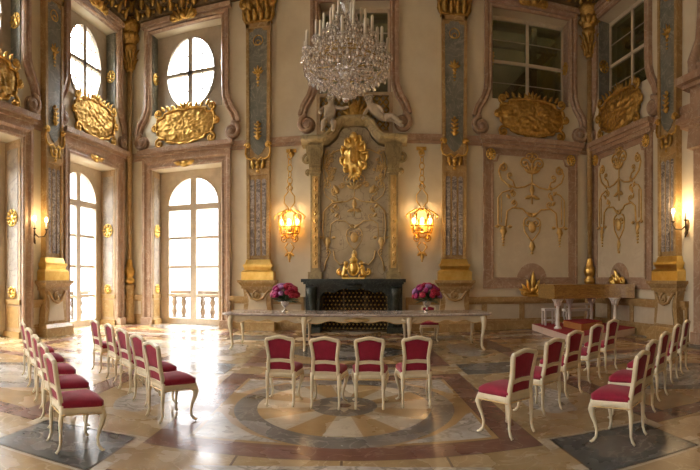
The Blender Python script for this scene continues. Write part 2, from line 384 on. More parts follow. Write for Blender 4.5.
# ------------------------------------------------------------------ floor: inlaid marble
def build_floor():
    FA = math.radians(4.5); FC = (-.57, 6.19)
    mats = ['f_base', 'f_cream', 'f_gold', 'f_red', 'f_grey', 'f_slate', 'f_pale', 'f_joint']
    V, F, MI = [], [], []
    def world(x, y): return (FC[0] + x * cos(FA) - y * sin(FA), FC[1] + x * sin(FA) + y * cos(FA))
    def poly(pts, mat, lv):
        b = len(V)
        for x, y in pts:
            w = world(x, y); V.append((w[0], w[1], lv * .0007))
        F.append(list(range(b, b + len(pts)))); MI.append(mats.index(mat))
    def rect(x0, x1, y0, y1, mat, lv): poly([(x0, y0), (x1, y0), (x1, y1), (x0, y1)], mat, lv)
    def ell(cx, cy, rx, ry, mat, lv, n=64): poly([(cx + rx * cos(2 * pi * i / n), cy + ry * sin(2 * pi * i / n)) for i in range(n)], mat, lv)
    def sect(a0, a1, r0, r1, mat, lv, kx=1, ky=1, n=8):
        A = [a0 + (a1 - a0) * i / n for i in range(n + 1)]
        poly([(r1 * kx * cos(a), r1 * ky * sin(a)) for a in A] + [(r0 * kx * cos(a), r0 * ky * sin(a)) for a in reversed(A)], mat, lv)
    # base slab (ring of quads under everything)
    base = [(LEFTX - 1, -5), (9.9, -5), (9.9, BACKY + .8), (LEFTX - 1, BACKY + .8)]
    V.extend([(x, y, 0) for x, y in base]); F.append([0, 1, 2, 3]); MI.append(0)
    V.extend([(x, y, -.3) for x, y in base]); F.append([7, 6, 5, 4]); MI.append(0)
    for i in range(4): F.append([i, 4 + i, 4 + (i + 1) % 4, (i + 1) % 4]); MI.append(0)
    PX, PY = 5.45, 4.45; hx, hy, bw = 2.0, 1.86, .36
    cx0, cy0 = 2.0, 1.75
    for iy in range(-2, 3):
        for ix in range(-2, 3):
            ox, oy = ix * PX, iy * PY
            if abs(ox) > 9 or oy > 9.3 or oy < -9.5: continue
            def R(x0, x1, y0, y1, m, l): rect(ox + x0, ox + x1, oy + y0, oy + y1, m, l)
            # honey field and red border band
            R(-hx, hx, -hy, hy, 'f_joint', 1)
            for (a, b, c, d) in ((-hx, hx, -hy, -hy + bw), (-hx, hx, hy - bw, hy), (-hx, -hx + bw, -hy + bw, hy - bw), (hx - bw, hx, -hy + bw, hy - bw)):
                R(a + .01, b - .01, c + .01, d - .01, 'f_red', 2)
            R(-hx + bw, hx - bw, -hy + bw, hy - bw, 'f_gold', 2)
            if (ix, iy) == (0, 0):
                kx, ky = 1.0, 1.04
                # pale spandrels
                for sx in (-1, 1):
                    for sy in (-1, 1):
                        poly([(sx * 1.58, sy * 1.44), (sx * .62, sy * 1.44), (sx * .98, sy * 1.25), (sx * 1.30, sy * .92), (sx * 1.52, sy * .55), (sx * 1.60, sy * .5)], 'f_pale', 3)
                N = 96
                poly([(1.45 * kx * cos(2 * pi * i / N), 1.5 * ky * sin(2 * pi * i / N)) for i in range(N)], 'f_grey', 4)
                for k in range(16):
                    a = 2 * pi * (k + .5) / 16
                    sect(a, a + 2 * pi / 16, .44, 1.15, 'f_cream' if k % 2 else 'f_gold', 5, kx, ky * 1.03)
                ell(0, 0, .44, .46, 'f_grey', 6)
                for k in range(8):
                    a = 2 * pi * k / 8
                    poly([(.06 * cos(a - 1.2), .06 * sin(a - 1.2)), (.2 * cos(a - .28), .2 * sin(a - .28)), (.3 * cos(a), .3 * sin(a)), (.2 * cos(a + .28), .2 * sin(a + .28)), (.06 * cos(a + 1.2), .06 * sin(a + 1.2))], 'f_cream', 7)
                ell(0, 0, .09, .09, 'f_red', 8, 20)
            else:
                pts = [(ox + 1.25 * cos(t) * (1 + .06 * cos(4 * t)), oy + 1.05 * sin(t) * (1 + .06 * cos(4 * t))) for t in [2 * pi * i / 40 for i in range(40)]]
                poly(pts, 'f_grey' if (ix + iy) % 2 else 'f_cream', 3)
                pts = [(ox + .85 * cos(t) * (1 + .10 * cos(3 * t)), oy + .68 * sin(t) * (1 + .10 * cos(3 * t))) for t in [2 * pi * i / 40 for i in range(40)]]
                poly(pts, 'f_pale', 4)
            # corridors: slate squares at the crossings, pale lozenge slabs between them
            for s_ in (1,):
                xc, yc = PX / 2, -PY / 2
                R(xc - .60, xc + .60, yc - .50, yc + .50, 'f_joint', 2); R(xc - .58, xc + .58, yc - .48, yc + .48, 'f_slate', 3)
                poly([(ox + xc + .36 * cos(t) * (1 + .2 * cos(5 * t + ix)), oy + yc + .30 * sin(t) * (1 + .15 * cos(3 * t))) for t in [2 * pi * i / 30 for i in range(30)]], 'f_grey', 4)
                # horizontal corridor slab
                poly([(ox + 1.25 * cos(t) * (1 + .09 * cos(6 * t)), oy + yc + .22 * sin(t) * (1 + .12 * sin(5 * t + iy))) for t in [2 * pi * i / 40 for i in range(40)]], 'f_pale', 3)
                # vertical corridor slab
                poly([(ox + xc + .36 * cos(t) * (1 + .12 * cos(5 * t + iy)), oy + .95 * sin(t) * (1 + .06 * cos(6 * t))) for t in [2 * pi * i / 40 for i in range(40)]], 'f_pale', 3)
                for yy in (-hy + .02, hy - .02):
                    R(xc - .72, xc + .72, yy - .16, yy + .16, 'f_cream', 2)
                for j in range(1, 4):
                    R(-hx + j * 1.0 - .012, -hx + j * 1.0 + .012, yc - .36, yc + .36, 'f_joint', 2)
    me = bpy.data.meshes.new('floor'); me.from_pydata(V, [], F)
    for k in mats: me.materials.append(M[k])
    for i, p in enumerate(me.polygons): p.material_index = MI[i]
    bm = bmesh.new(); bm.from_mesh(me)
    for f in bm.faces:
        if f.normal.z < -.5 and all(v.co.z > -.1 for v in f.verts): f.normal_flip()
    bm.to_mesh(me); bm.free()
    o = bpy.data.objects.new('floor', me); C.objects.link(o); o['kind'] = 'structure'
build_floor()

# ------------------------------------------------------------------ bays: surrounds, windows, cartouches
TRIM = [0]
def trim(mb, mat, kind='structure', parent=None):
    TRIM[0] += 1
    return obj('trim_%d' % TRIM[0], mb, mat, parent, kind)
PROF = [(0, -.02), (0, .06), (.04, .10), (.10, .07), (.18, .08), (.24, .15), (OUT, .15), (OUT, -.02)]
PROF_UP = [(0, -.02), (0, .08), (.05, .14), (.12, .09), (.17, .14), (.26, .14), (.26, -.02)]
def arch_outline(uc, hw, z0, zs, n=16):
    pts = [(uc - hw, z0), (uc - hw, (z0 + zs) / 2), (uc - hw, zs)]
    for i in range(1, n): a = pi - pi * i / n; pts.append((uc + hw * cos(a), zs + hw * sin(a)))
    return pts + [(uc + hw, zs), (uc + hw, (z0 + zs) / 2), (uc + hw, z0)]
def to_rect(pts, uc, zc, u0, u1, z0, z1):
    out = []
    for u, z in pts:
        du, dz = u - uc, z - zc
        k = min((u1 - uc) / du if du > 1e-6 else (u0 - uc) / du if du < -1e-6 else 1e9, (z1 - zc) / dz if dz > 1e-6 else (z0 - zc) / dz if dz < -1e-6 else 1e9)
        out.append((uc + du * k, zc + dz * k))
    return out
WN = [0]
def window(fr, uc, up, d):
    WN[0] += 1
    p0 = fr(uc, d, 0)
    w = thing('window_%d' % WN[0], None, None, (p0[0], p0[1], 0), kind='structure')
    return w
def glazed_door(fr, uc, d=-.72, rear=False):
    w = window(fr, uc, False, d)
    inn = arch_outline(uc, .98, .22, 4.34)
    m = MB(fr); zs = 4.34
    n = len(inn)
    outp = []
    for i, (u, z) in enumerate(inn):
        if z <= zs: outp.append((uc + (HW if u > uc else -HW), 0 if z < .3 else z))
        else:
            du, dz = u - uc, z - zs
            k = min(HW / abs(du) if abs(du) > 1e-6 else 1e9, (ZL - zs) / dz)
            outp.append((uc + du * k, zs + dz * k))
    # replace the two points nearest the rectangle's upper corners
    for sx in (-1, 1):
        c = (uc + sx * HW, ZL); j = min(range(n), key=lambda q: (outp[q][0] - c[0]) ** 2 + (outp[q][1] - c[1]) ** 2); outp[j] = c
    m.ring(outp, inn, d - .06, d + .06)
    m.sweep([(u, z) for u, z in inn], [(-.01, d + .05), (-.01, d + .10), (.05, d + .10), (.05, d + .05)])
    m.box(uc - .115, uc + .115, d - .06, d + .07, .22, 5.34)
    m.box(uc - .98, uc + .98, d - .06, d + .10, 4.16, 4.36)
    obj('window_frame', m, 'joinery', w)
    m = MB(fr)
    for z in (3.15, 2.09, 1.06): m.box(uc - .98, uc + .98, d - .03, d + .03, z - .045, z + .045)
    obj('glazing_bar', m, 'joinery', w)
    g = MB(fr).prism(inn, d - .012, d - .004); obj('window_pane', g, 'glass', w)
    return w
def oval_window(fr, uc, d=-.45):
    w = window(fr, uc, True, d); zc, a, b = 9.02, .93, 1.27
    N = 48
    ts = sorted([2 * pi * i / N for i in range(N)])
    inn = [(uc + a * cos(t), zc + b * sin(t)) for t in ts]
    outp = to_rect(inn, uc, zc, uc - HW, uc + HW, ZU0, ZU1)
    for c in ((uc - HW, ZU0), (uc + HW, ZU0), (uc - HW, ZU1), (uc + HW, ZU1)):
        j = min(range(N), key=lambda q: (outp[q][0] - c[0]) ** 2 + (outp[q][1] - c[1]) ** 2); outp[j] = c
    m = MB(fr).ring(outp, inn, d - .06, d + .05)
    m.sweep(list(reversed(inn)), [(-.02, d + .04), (-.02, d + .09), (.06, d + .09), (.06, d + .04)], closed=True)
    m.box(uc - .085, uc + .085, d - .05, d + .08, zc - b, zc + b)
    m.box(uc - a, uc + a, d - .05, d + .08, zc - .06, zc + .06)
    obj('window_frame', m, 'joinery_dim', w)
    m = MB(fr)
    for k in (-1, 1):
        m.box(uc + k * .45 - .015, uc + k * .45 + .015, d - .02, d + .02, zc - 1.08, zc + 1.08)
        m.box(uc - .78, uc + .78, d - .02, d + .02, zc + k * .62 - .015, zc + k * .62 + .015)
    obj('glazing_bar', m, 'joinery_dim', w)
    obj('window_pane', MB(fr).prism(inn, d - .012, d - .004), 'glass', w)
    return w
def square_window(fr, uc, hw, d=-.5):
    w = window(fr, uc, True, d)
    m = MB(fr)
    for (a, b, c, e) in ((-hw, -hw + .10, ZU0, ZU1), (hw - .10, hw, ZU0, ZU1), (-hw, hw, ZU0, ZU0 + .1), (-hw, hw, ZU1 - .12, ZU1), (-.05, .05, ZU0, ZU1), (-hw, hw, 8.93, 9.03)):
        m.box(uc + a, uc + b, d - .05, d + .05, c, e)
    obj('window_frame', m, 'cream' if False else 'joinery', w)
    m = MB(fr)
    for k in (-1, 1): m.box(uc - hw, uc + hw, d - .02, d + .02, 9.0 + k * .72 - .012, 9.0 + k * .72 + .012)
    obj('glazing_bar', m, 'joinery_dim', w)
    obj('window_pane', MB(fr).box(uc - hw + .05, uc + hw - .05, d - .012, d - .004, ZU0 + .05, ZU1 - .05), 'glass_dark', w)
    # the dim passage behind the glass: back wall and its roof timbers
    m = MB(fr)
    m.box(uc - hw - .3, uc + hw + .3, -2.0, -1.9, ZU0 - .3, ZU1 + .4)
    m.box(uc - hw - .3, uc - hw - .2, -1.9, -.8, ZU0 - .3, ZU1 + .4); m.box(uc + hw + .2, uc + hw + .3, -1.9, -.8, ZU0 - .3, ZU1 + .4)
    m.box(uc - hw - .3, uc + hw + .3, -2.0, -.86, ZU1 + .3, ZU1 + .4); m.box(uc - hw - .3, uc + hw + .3, -2.0, -.8, ZU0 - .3, ZU0 - .2)  # roof slab stops short: unseen slit added to let sky brighten the passage
    obj('passage_wall', m, 'attic', w)
    m = MB(fr)
    m.prism([(uc - hw, ZU0), (uc - hw + .35, ZU0), (uc + hw, ZU1 - .5), (uc + hw, ZU1 - .1)], -1.5, -1.3)
    m.box(uc - hw, uc + hw, -1.3, -1.15, 9.85, 10.05); m.box(uc + .35, uc + .55, -1.3, -1.1, ZU0 - .2, ZU1 + .3)
    obj('roof_timber', m, 'timber', w)
    return w
def surround_up(fr, uc, hw, mat='pink'):
    # eared surround: volutes below, straight jambs, head
    zt = ZU1
    L = [(-hw - .62, 6.62), (-hw - .60, 6.95), (-hw - .42, 7.15), (-hw - .20, 7.42), (-hw - .05, 7.75), (-hw, 8.1), (-hw, zt)]
    L = [(-hw - .42, 6.85), (-hw - .33, 7.15), (-hw - .14, 7.45), (-hw - .02, 7.8), (-hw, 8.2), (-hw, zt)]
    path = [(uc + a, b) for a, b in L] + [(uc - a, b) for a, b in reversed(L)]
    m = MB(fr).sweep(path, PROF_UP)
    for sx in (-1, 1):
        m.scroll(uc + sx * (hw + .38), 6.62, .27, 1.6, pi / 2, .10, .085, sgn=-1 if sx > 0 else 1, sides=8)
        m.dome([(uc + sx * (hw + .38) + .3 * cos(t), 6.6 + .3 * sin(t)) for t in [2 * pi * i / 20 for i in range(20)]], -.01, .08, 3)
    m.box(uc - hw - .36, uc + hw + .36, -.01, .22, zt + .24, zt + .40)
    return m
def cartouche(fr, uc, zc, a, b, label, seed, mat='gold', gname='gilded relief cartouches over the windows'):
    p0 = fr(uc, 0, zc - b)
    t = thing('gilt_cartouche', label, 'cartouche', p0)
    t['group'] = gname
    N = 120; out = []
    for i in range(N):
        th = 2 * pi * i / N
        ce, se = cos(th), sin(th)
        k = 1 / (abs(ce) ** 2.9 + abs(se) ** 2.9) ** (1 / 2.9)
        wob = 1 + .018 * cos(14 * th) + .02 * cos(22 * th) - .09 * max(0, cos(4 * (th - pi / 4))) ** 8 * (1 if se > 0 else .6)
        if se < 0: wob *= 1 - .10 * abs(ce) * abs(se) * 2
        out.append((uc + a * k * ce * wob * .97, zc + b * k * se * wob * .95))
    off = Vector((seed * 3.1, seed * 1.7, 0))
    def bump(u, z, rho):
        n1 = noise.noise(Vector((u * 3.2, z * 3.2, 0)) + off); n2 = noise.noise(Vector((u * 9, z * 9, 3)) + off)
        ridge = 1 - abs(noise.noise(Vector((u * 5.5, z * 5.5, 9)) + off)) * 2.4
        return (.05 * max(0, n1) + .030 * n2 + .045 * max(0, ridge - .25)) * (1 - rho ** 6)
    obj('relief_panel', MB(fr).dome(out, .06, .05, 28, bump, back=.001, power=4), 'gold_old_dim' if True else mat, t)
    m = MB(fr)
    m.tube([(u, .10, z) for u, z in out], [.042 + .014 * cos(15 * 2 * pi * i / N) for i in range(N)], 7, closed=True)
    for sx in (-1, 1):
        m.scroll(uc + sx * a * .86, zc + b * .86, .15, 1.3, -pi / 2 * 1, .12, .05, sgn=sx)
        m.scroll(uc + sx * a * .84, zc - b * .80, .17, 1.3, pi / 2, .12, .05, sgn=-sx)
        m.scroll(uc + sx * a * 1.0, zc + b * .05, .12, 1.2, pi / 2, .12, .045, sgn=-sx)
        for k in range(4): m.leafb(uc + sx * a * (.15 + .18 * k), .08, zc + b * .93, .22, .06, pi / 2 - sx * .5, .03)
    m.dome([(uc + .2 * cos(q), zc - b * 1.05 + .13 * sin(q)) for q in [2 * pi * i / 14 for i in range(14)]], .02, .13, 3)
    for k in range(-2, 3): m.leafb(uc + .05 * k, .1, zc + b * .92, .30 - .04 * abs(k), .055, pi / 2 - k * .38, .035)
    obj('rocaille_rim', m, mat if mat != 'gold' else 'gold', t)
    return t
def medallion(m, pos, ax, ay, r, nrm):
    # rosette: pos Vector, ax/ay in-plane unit vectors, nrm normal; built straight into builder m (world space)
    P, X, Y, Nn = Vector(pos), Vector(ax), Vector(ay), Vector(nrm)
    old = m.fr; m.fr = lambda u, d, z: tuple(P + X * u + Nn * d + Y * z)
    m.dome([(r * .55 * cos(t), r * .7 * sin(t)) for t in [2 * pi * i / 14 for i in range(14)]], 0, .05, 3)
    for k in range(8):
        a = 2 * pi * k / 8
        m.leafb(r * .35 * cos(a), .02, r * .45 * sin(a), r * .75, r * .2, a, .025)
    m.tube([(r * cos(t) * .95, .015, r * 1.15 * sin(t)) for t in [2 * pi * i / 20 for i in range(20)]], .02, 5, closed=True)
    m.fr = old
def jamb_dress(fr, uc, side, z0, z1, hw, label_base=True):
    """marble lining of the reveal on one side; fr-local; side -1/+1"""
    u = uc + side * hw; t = .03
    def bx(m, d0, d1, za, zb, th=t): m.box(min(u, u - side * th), max(u, u - side * th), d0, d1, za, zb)
    m = MB(fr); bx(m, -.64, -.04, z0 + .02, z1 - .02, .02); lin = trim(m, 'tan')
    m = MB(fr); bx(m, -.55, -.12, z0 + 1.25 if z0 == 0 else z0 + .15, z1 - .25, .035); obj('marble_panel', m, 'jamb', lin)
    if z0 == 0:
        m = MB(fr); bx(m, -.64, .0, 0, .18, .10); bx(m, -.62, -.02, .95, 1.08, .07); bx(m, -.56, -.10, .28, .88, .035); obj('plinth', m, 'ochre', lin)
    g = MB(); X = Vector(fr(0, -1, 0)) - Vector(fr(0, 0, 0)); Nn = (Vector(fr(-side, 0, 0)) - Vector(fr(0, 0, 0)))
    for zz, rr in (((3.4, .2), (1.28, .14)) if z0 == 0 else ((9.0, .2),)):
        p = Vector(fr(u - side * .035, -.33, zz)); medallion(g, p, X, (0, 0, 1), rr, Nn)
    obj('gilt_rosette', g, 'gold_leaf', lin)
CART = {
    'A': 'gilded relief cartouche cut by the left edge of the photo, above the nearest window bay',
    'B': 'gilded relief cartouche seen at an angle under the left-wall oval window',
    'C': 'gilded relief cartouche facing us under the oval window of the back wall',
    'D': 'gilded relief cartouche under the dark square window right of the chandelier, on the back wall',
    'E': 'dim gilded relief cartouche on the right wall under its dark window',
    'G': 'gilded relief cartouche on the left wall beside the camera', 'H': 'gilded relief cartouche on the left wall behind the camera'}
KEYS = {}
for nm, fr, uc, low, up in BAYS:
    hw = 1.15 if nm == 'F' else HW
    m = surround_up(fr, uc, hw); sur = trim(m, 'pink')
    # gilded crown ornament on the head of the surround
    if nm in 'BCDE':
        k = MB(fr)
        for q in range(-3, 4): k.leafb(uc + .05 * q, .2, ZU1 + .12, .62 - .08 * abs(q), .075, pi / 2 - q * .32, .06)
        for sx in (-1, 1): k.scroll(uc + sx * .36, ZU1 + .28, .17, 1.3, 0 if sx < 0 else pi, .22, .05, sgn=sx)
        k.ball((uc, .26, ZU1 + .25), .13, 8, 6)
        obj('gilt_crest', k, 'gold_old_dim' if nm in 'DE' else 'gold', sur)  # bays D and E take the darker gilding, imitating weaker light
    if low == 'door' or low == 'panel':
        # door-head cornice block
        m = MB(fr)
        m.box(uc - HW - OUT, uc + HW + OUT, -.02, .14, ZC0 - .04, ZC0 + .08)
        m.box(uc - HW - OUT - .06, uc + HW + OUT + .06, -.02, .22, ZC0 + .08, ZC0 + .18)
        m.box(uc - HW - OUT - .12, uc + HW + OUT + .12, -.02, .32, ZC0 + .18, ZC1)
        trim(m, 'pink')
    if low == 'door':
        m = MB(fr).sweep([(uc - HW, 0), (uc - HW, ZL), (uc + HW, ZL), (uc + HW, 0)], PROF)
        for sx in (-1, 1):
            a, b = sorted((uc + sx * (HW - .01), uc + sx * (HW + OUT + .03))); m.box(a, b, -.02, .20, 0, .26)
        lo = trim(m, 'pink')
        g = MB(fr)
        g.dome([(uc + .22 * cos(t), ZL + .08 + .13 * sin(t)) for t in [2 * pi * i / 14 for i in range(14)]], .09, .08, 3)
        for sx in (-1, 1): g.leafb(uc + sx * .1, .12, ZL + .06, .3, .08, pi / 2 - sx * 1.35, .03)
        obj('gilt_keystone', g, 'gold', lo)
        glazed_door(fr, uc)
        for sx in (-1, 1): jamb_dress(fr, uc, sx, 0, ZL, HW)
    if up == 'oval':
        oval_window(fr, uc)
        for sx in (-1, 1):
            u = uc + sx * HW; m = MB(fr).box(min(u, u - sx * .03), max(u, u - sx * .03), -.40, -.03, ZU0, ZU1); ln = trim(m, 'greyblue')
            g = MB(); X = Vector(fr(0, -1, 0)) - Vector(fr(0, 0, 0)); Nn = (Vector(fr(-sx, 0, 0)) - Vector(fr(0, 0, 0)))
            medallion(g, fr(u - sx * .03, -.2, 8.95), X, (0, 0, 1), .18, Nn); obj('gilt_rosette', g, 'gold_leaf', ln)
    else:
        square_window(fr, uc, hw)
        for sx in (-1, 1):
            u = uc + sx * hw; m = MB(fr).box(min(u, u - sx * .03), max(u, u - sx * .03), -.45, -.03, ZU0, ZU1); ln = trim(m, 'pink' if fr is BACK else 'greyblue')
            g = MB(); X = Vector(fr(0, -1, 0)) - Vector(fr(0, 0, 0)); Nn = (Vector(fr(-sx, 0, 0)) - Vector(fr(0, 0, 0)))
            if nm != 'F': medallion(g, fr(u - sx * .03, -.22, 8.95), X, (0, 0, 1), .18, Nn); obj('gilt_rosette', g, 'gold', ln)
    if nm in CART and nm not in 'GH':
        cartouche(fr, uc, 6.98, 1.17, .64, CART[nm], ord(nm), 'gold' if nm in 'ABC' else 'gold_old_dim')  # rims of D and E in darker gilding: dimness put into the colour
# rear wall windows: plain
for q in RW:
    glazed_door(REAR, q)

# ------------------------------------------------------------------ balustrades on the balconies outside
def balustrade(fr, uc, label):
    p0 = fr(uc, -1.55, 0); t = thing('stone_balustrade', label, 'balustrade', (p0[0], p0[1], .02), 'stone balustrades outside the tall windows')
    m = MB(fr); m.box(uc - 1.5, uc + 1.5, -1.75, -1.35, .95, 1.13); m.box(uc - 1.55, uc + 1.55, -1.8, -1.3, 1.13, 1.2); obj('hand_rail', m, 'stone_out', t)
    obj('base_rail', MB(fr).box(uc - 1.5, uc + 1.5, -1.72, -1.38, .02, .16), 'stone_out', t)
    prof = [(.10, .16), (.10, .20), (.06, .23), (.10, .34), (.11, .42), (.075, .54), (.055, .58), (.075, .62), (.11, .72), (.10, .80), (.06, .89), (.10, .92), (.10, .95)]
    for k in range(7):
        c = fr(uc - 1.2 + .4 * k, -1.55, 0); obj('baluster', MB().lathe(prof, c, 10), 'stone_out', t)
balustrade(LEFT, 12.65, 'stone balustrade seen through the tall window of the left wall')
balustrade(BACK, -6.82, 'stone balustrade seen through the tall arched window of the back wall')
balustrade(LEFT, 7.87, 'stone balustrade outside the nearest window of the left wall')
m = MB(LEFT); m.box(-4, 15.5, -2.2, -.8, -.3, .0); trim(m, 'stone_out')
m = MB(BACK); m.box(-9.5, -4.5, -2.2, -.8, -.3, .0); trim(m, 'stone_out')

# ------------------------------------------------------------------ pilasters
def capital(m, uc, hw, d, z0, z1):
    h = z1 - z0
    m.tbox(uc, hw * .92, hw * 1.12, 0, d * .95, d * 1.25, z0, z1 - .14)
    m.box(uc - hw * 1.08, uc + hw * 1.08, 0, d + .03, z0, z0 + .07)
    m.box(uc - hw * 1.45, uc + hw * 1.45, 0, d * 1.55, z1 - .14, z1)
    for row, (zz, L, n) in enumerate(((z0 + .05, h * .42, 4), (z0 + .28, h * .50, 3))):
        for k in range(n):
            q = (k + .5) / n * 2 - 1
            m.leafb(uc + q * hw * .95, d * (1 + .1 * row), zz, L, hw * .26, pi / 2 - q * .12, .05, .9)
        for sx in (-1, 1):
            m.leafb(uc + sx * hw * 1.02, d * .5, zz, L, hw * .2, pi / 2 - sx * .25, .05, .9)
    for sx in (-1, 1):
        m.scroll(uc + sx * hw * 1.05, z1 - .28, .19, 1.5, pi * (.5 if sx > 0 else .5), d * 1.2, .06, sgn=-sx)
        m.scroll(uc + sx * hw * .28, z1 - .26, .11, 1.2, pi / 2, d * 1.25, .045, sgn=sx)
    m.ball((uc, d * 1.5, z1 - .12), .12, 8, 6, (1.3, .8, .8))
def drop_ornament(m, uc, d, zt, s=1.0):
    # gilded lambrequin with tassels
    m.ball((uc, d, zt), .05 * s, 6, 5)
    for k in range(4): 
        m.ball((uc, d + .02, zt - .12 * s * (k + 1)), (.05 + .012 * k) * s, 7, 5, (1, .6, 1.1), .3, 3)
        for sx in (-1, 1): m.leafb(uc, d, zt - .12 * s * (k + 1), .14 * s, .04 * s, pi / 2 - sx * (1.0 + .1 * k), .025)
def pilaster(fr, uc, label, hw=.41, d=.17, zped=1.65, gold_step='gold_leaf', dim=False):
    p0 = fr(uc, .3, 0)
    t = thing('marble_pilaster', label, 'pilaster', (p0[0], p0[1], 0), 'tall gilded marble pilasters')
    # pedestal
    m = MB(fr)
    e = .20
    m.box(uc - .60, uc + .60, 0, e + .24, 0, .26); m.tbox(uc, .58, .52, 0, e + .22, e + .14, .26, .36)
    side = [(.50, .36), (.49, .5), (.465, .75), (.45, .95), (.455, 1.12), (.475, 1.26), (.49, 1.34)]
    m.prism([(uc - a, z) for a, z in side] + [(uc + a, z) for a, z in reversed(side)], 0, e + .06)
    m.box(uc - .53, uc + .53, 0, e + .12, 1.34, 1.42); m.tbox(uc, .53, .62, 0, e + .12, e + .20, 1.42, 1.54); m.box(uc - .64, uc + .64, 0, e + .22, 1.54, 1.62)
    ped = obj('pedestal', m, 'ochre', t)
    m = MB(fr)
    sp = [(.36, .44), (.34, .6), (.30, .8), (.29, .95), (.31, 1.08), (.38, 1.2)]
    m.prism([(uc - a, z) for a, z in sp] + [(uc + a, z) for a, z in reversed(sp)], e + .05, e + .085)
    obj('pedestal_panel', m, 'plaster_pale', ped)
    m = MB(fr)
    m.tube([(uc - .42, e + .09, 1.28), (uc - .36, e + .10, 1.26), (uc - .27, e + .11, 1.15), (uc - .2, e + .12, 1.03), (uc, e + .13, .97), (uc + .2, e + .12, 1.03), (uc + .27, e + .11, 1.15), (uc + .36, e + .10, 1.26), (uc + .42, e + .09, 1.28)], .04, 6)
    m.dome([(uc + .13 * cos(q), 1.13 + .13 * sin(q)) for q in [2 * pi * i / 16 for i in range(16)]], e + .08, .07, 3)
    m.scroll(uc, 1.13, .15, 1.4, pi / 2, e + .12, .035)
    obj('volute', m, 'ochre', ped)
    # gilded stepped base
    m = MB(fr)
    m.box(uc - .54, uc + .54, 0, d + .14, 1.62, 1.88); m.tbox(uc, .54, .47, 0, d + .14, d + .09, 1.88, 1.95)
    m.tbox(uc, .44, .48, 0, d + .07, d + .11, 1.95, 2.06); m.box(uc - .49, uc + .49, 0, d + .12, 2.06, 2.13); m.tbox(uc, .45, .40, 0, d + .06, d + .02, 2.13, 2.29)
    obj('gilded_base', m, gold_step, t)
    # shaft, narrower at the foot
    m = MB(fr)
    m.tbox(uc, .38, hw * .93, 0, d - .02, d, 2.28, 5.2); m.tbox(uc, hw * .93, hw, 0, d, d, 5.2, 10.02)
    # raised edge fillets
    for sx in (-1, 1):
        x0, x1 = (uc + sx * .33, uc + sx * (hw - .05))
        m.prism([(x0 - .05, 2.3), (x0 + .05, 2.3), (x1 + .05, 10.0), (x1 - .05, 10.0)], d - .03, d + .045)
    m.box(uc - hw, uc + hw, d - .02, d + .045, 9.86, 10.0); m.box(uc - hw * .9, uc + hw * .9, d - .02, d + .06, 5.05, 5.25)
    obj('shaft', m, 'ochre', t)
    # upper blue-grey panel with pointed foot
    w0, w1 = .27, .32
    m = MB(fr).prism([(uc - w0 * .5, 5.78), (uc, 5.68), (uc + w0 * .5, 5.78), (uc + w0, 6.0), (uc + w1, 9.72), (uc + w1 * .55, 9.74), (uc + w1 * .4, 9.82), (uc - w1 * .4, 9.82), (uc - w1 * .55, 9.74), (uc - w1, 9.72), (uc - w0, 6.0)], d - .03, d + .02)
    obj('marble_panel', m, 'greyblue', t)
    # three flutes below
    for k in (-1, 0, 1):
        x = uc + k * .20
        m = MB(fr).prism([(x - .062, 2.42), (x + .062, 2.42), (x + .07, 4.85)] + [(x + .07 * cos(q), 4.85 + .07 * sin(q)) for q in (pi / 4, pi / 2, 3 * pi / 4)] + [(x - .07, 4.85)], d - .03, d + .015)
        obj('flute', m, 'flute', t)
    # ornaments
    m = MB(fr)
    drop_ornament(m, uc, d + .05, 6.75)
    half = [(.40, 5.95), (.42, 5.75), (.36, 5.6), (.24, 5.55), (.12, 5.60), (0, 5.5)]
    for sx in (-1, 1):
        m.tube([(uc + sx * a, d + .06, z) for a, z in half], .032, 7)
        m.scroll(uc + sx * .34, 6.0, .10, 1.2, 0 if sx > 0 else pi, d + .07, .04, sgn=sx)
        m.leafb(uc + sx * .2, d + .05, 5.52, .3, .07, -pi / 2 - sx * .2, .03)
    for k in range(3): m.ball((uc, d + .07, 5.42 - .13 * k), .075 - .012 * k, 7, 5, (1.1, .6, 1), .3, 3)
    obj('gilt_lambrequin', m, 'gold' if not dim else 'gold_old_dim', t)  # dim picks the darker gilding to stand for the shaded wall
    m = MB(fr)
    for k in range(-2, 3): m.leafb(uc, d + .02, 8.35, .26 - .03 * abs(k), .045, pi / 2 - k * .6, .025)
    for k in range(4): m.ball((uc, d + .035, 8.28 - .11 * k), .06 - .01 * k, 7, 5, (1.2, .6, 1), .3, 3)
    obj('gilt_drop', m, 'gold', t)
    m = MB(fr); m.scroll(uc, 9.4, .2, 1.0, pi / 2, d + .02, .02); m.scroll(uc, 9.4, .2, 1.0, pi / 2, d + .02, .02, sgn=-1)
    obj('gilt_tracery', m, 'gold', t)
    m = MB(fr); capital(m, uc, hw, d, 10.02, 10.95)
    obj('capital', m, 'gold_old_dim', t)
    return t
pilaster(BACK, -4.15, 'marble pilaster between the tall back window and the left hanging lantern')
pilaster(BACK, 2.13, 'marble pilaster right of the right hanging lantern on the back wall', dim=False)
pilaster(LEFT, 10.4, 'marble pilaster on the left wall beside its small lit sconce')
PRU, _ = RIGHT.at(667, 200, .2)
pilaster(RIGHT, PRU, 'dim marble pilaster on the right wall beside its small lit sconce', dim=True)

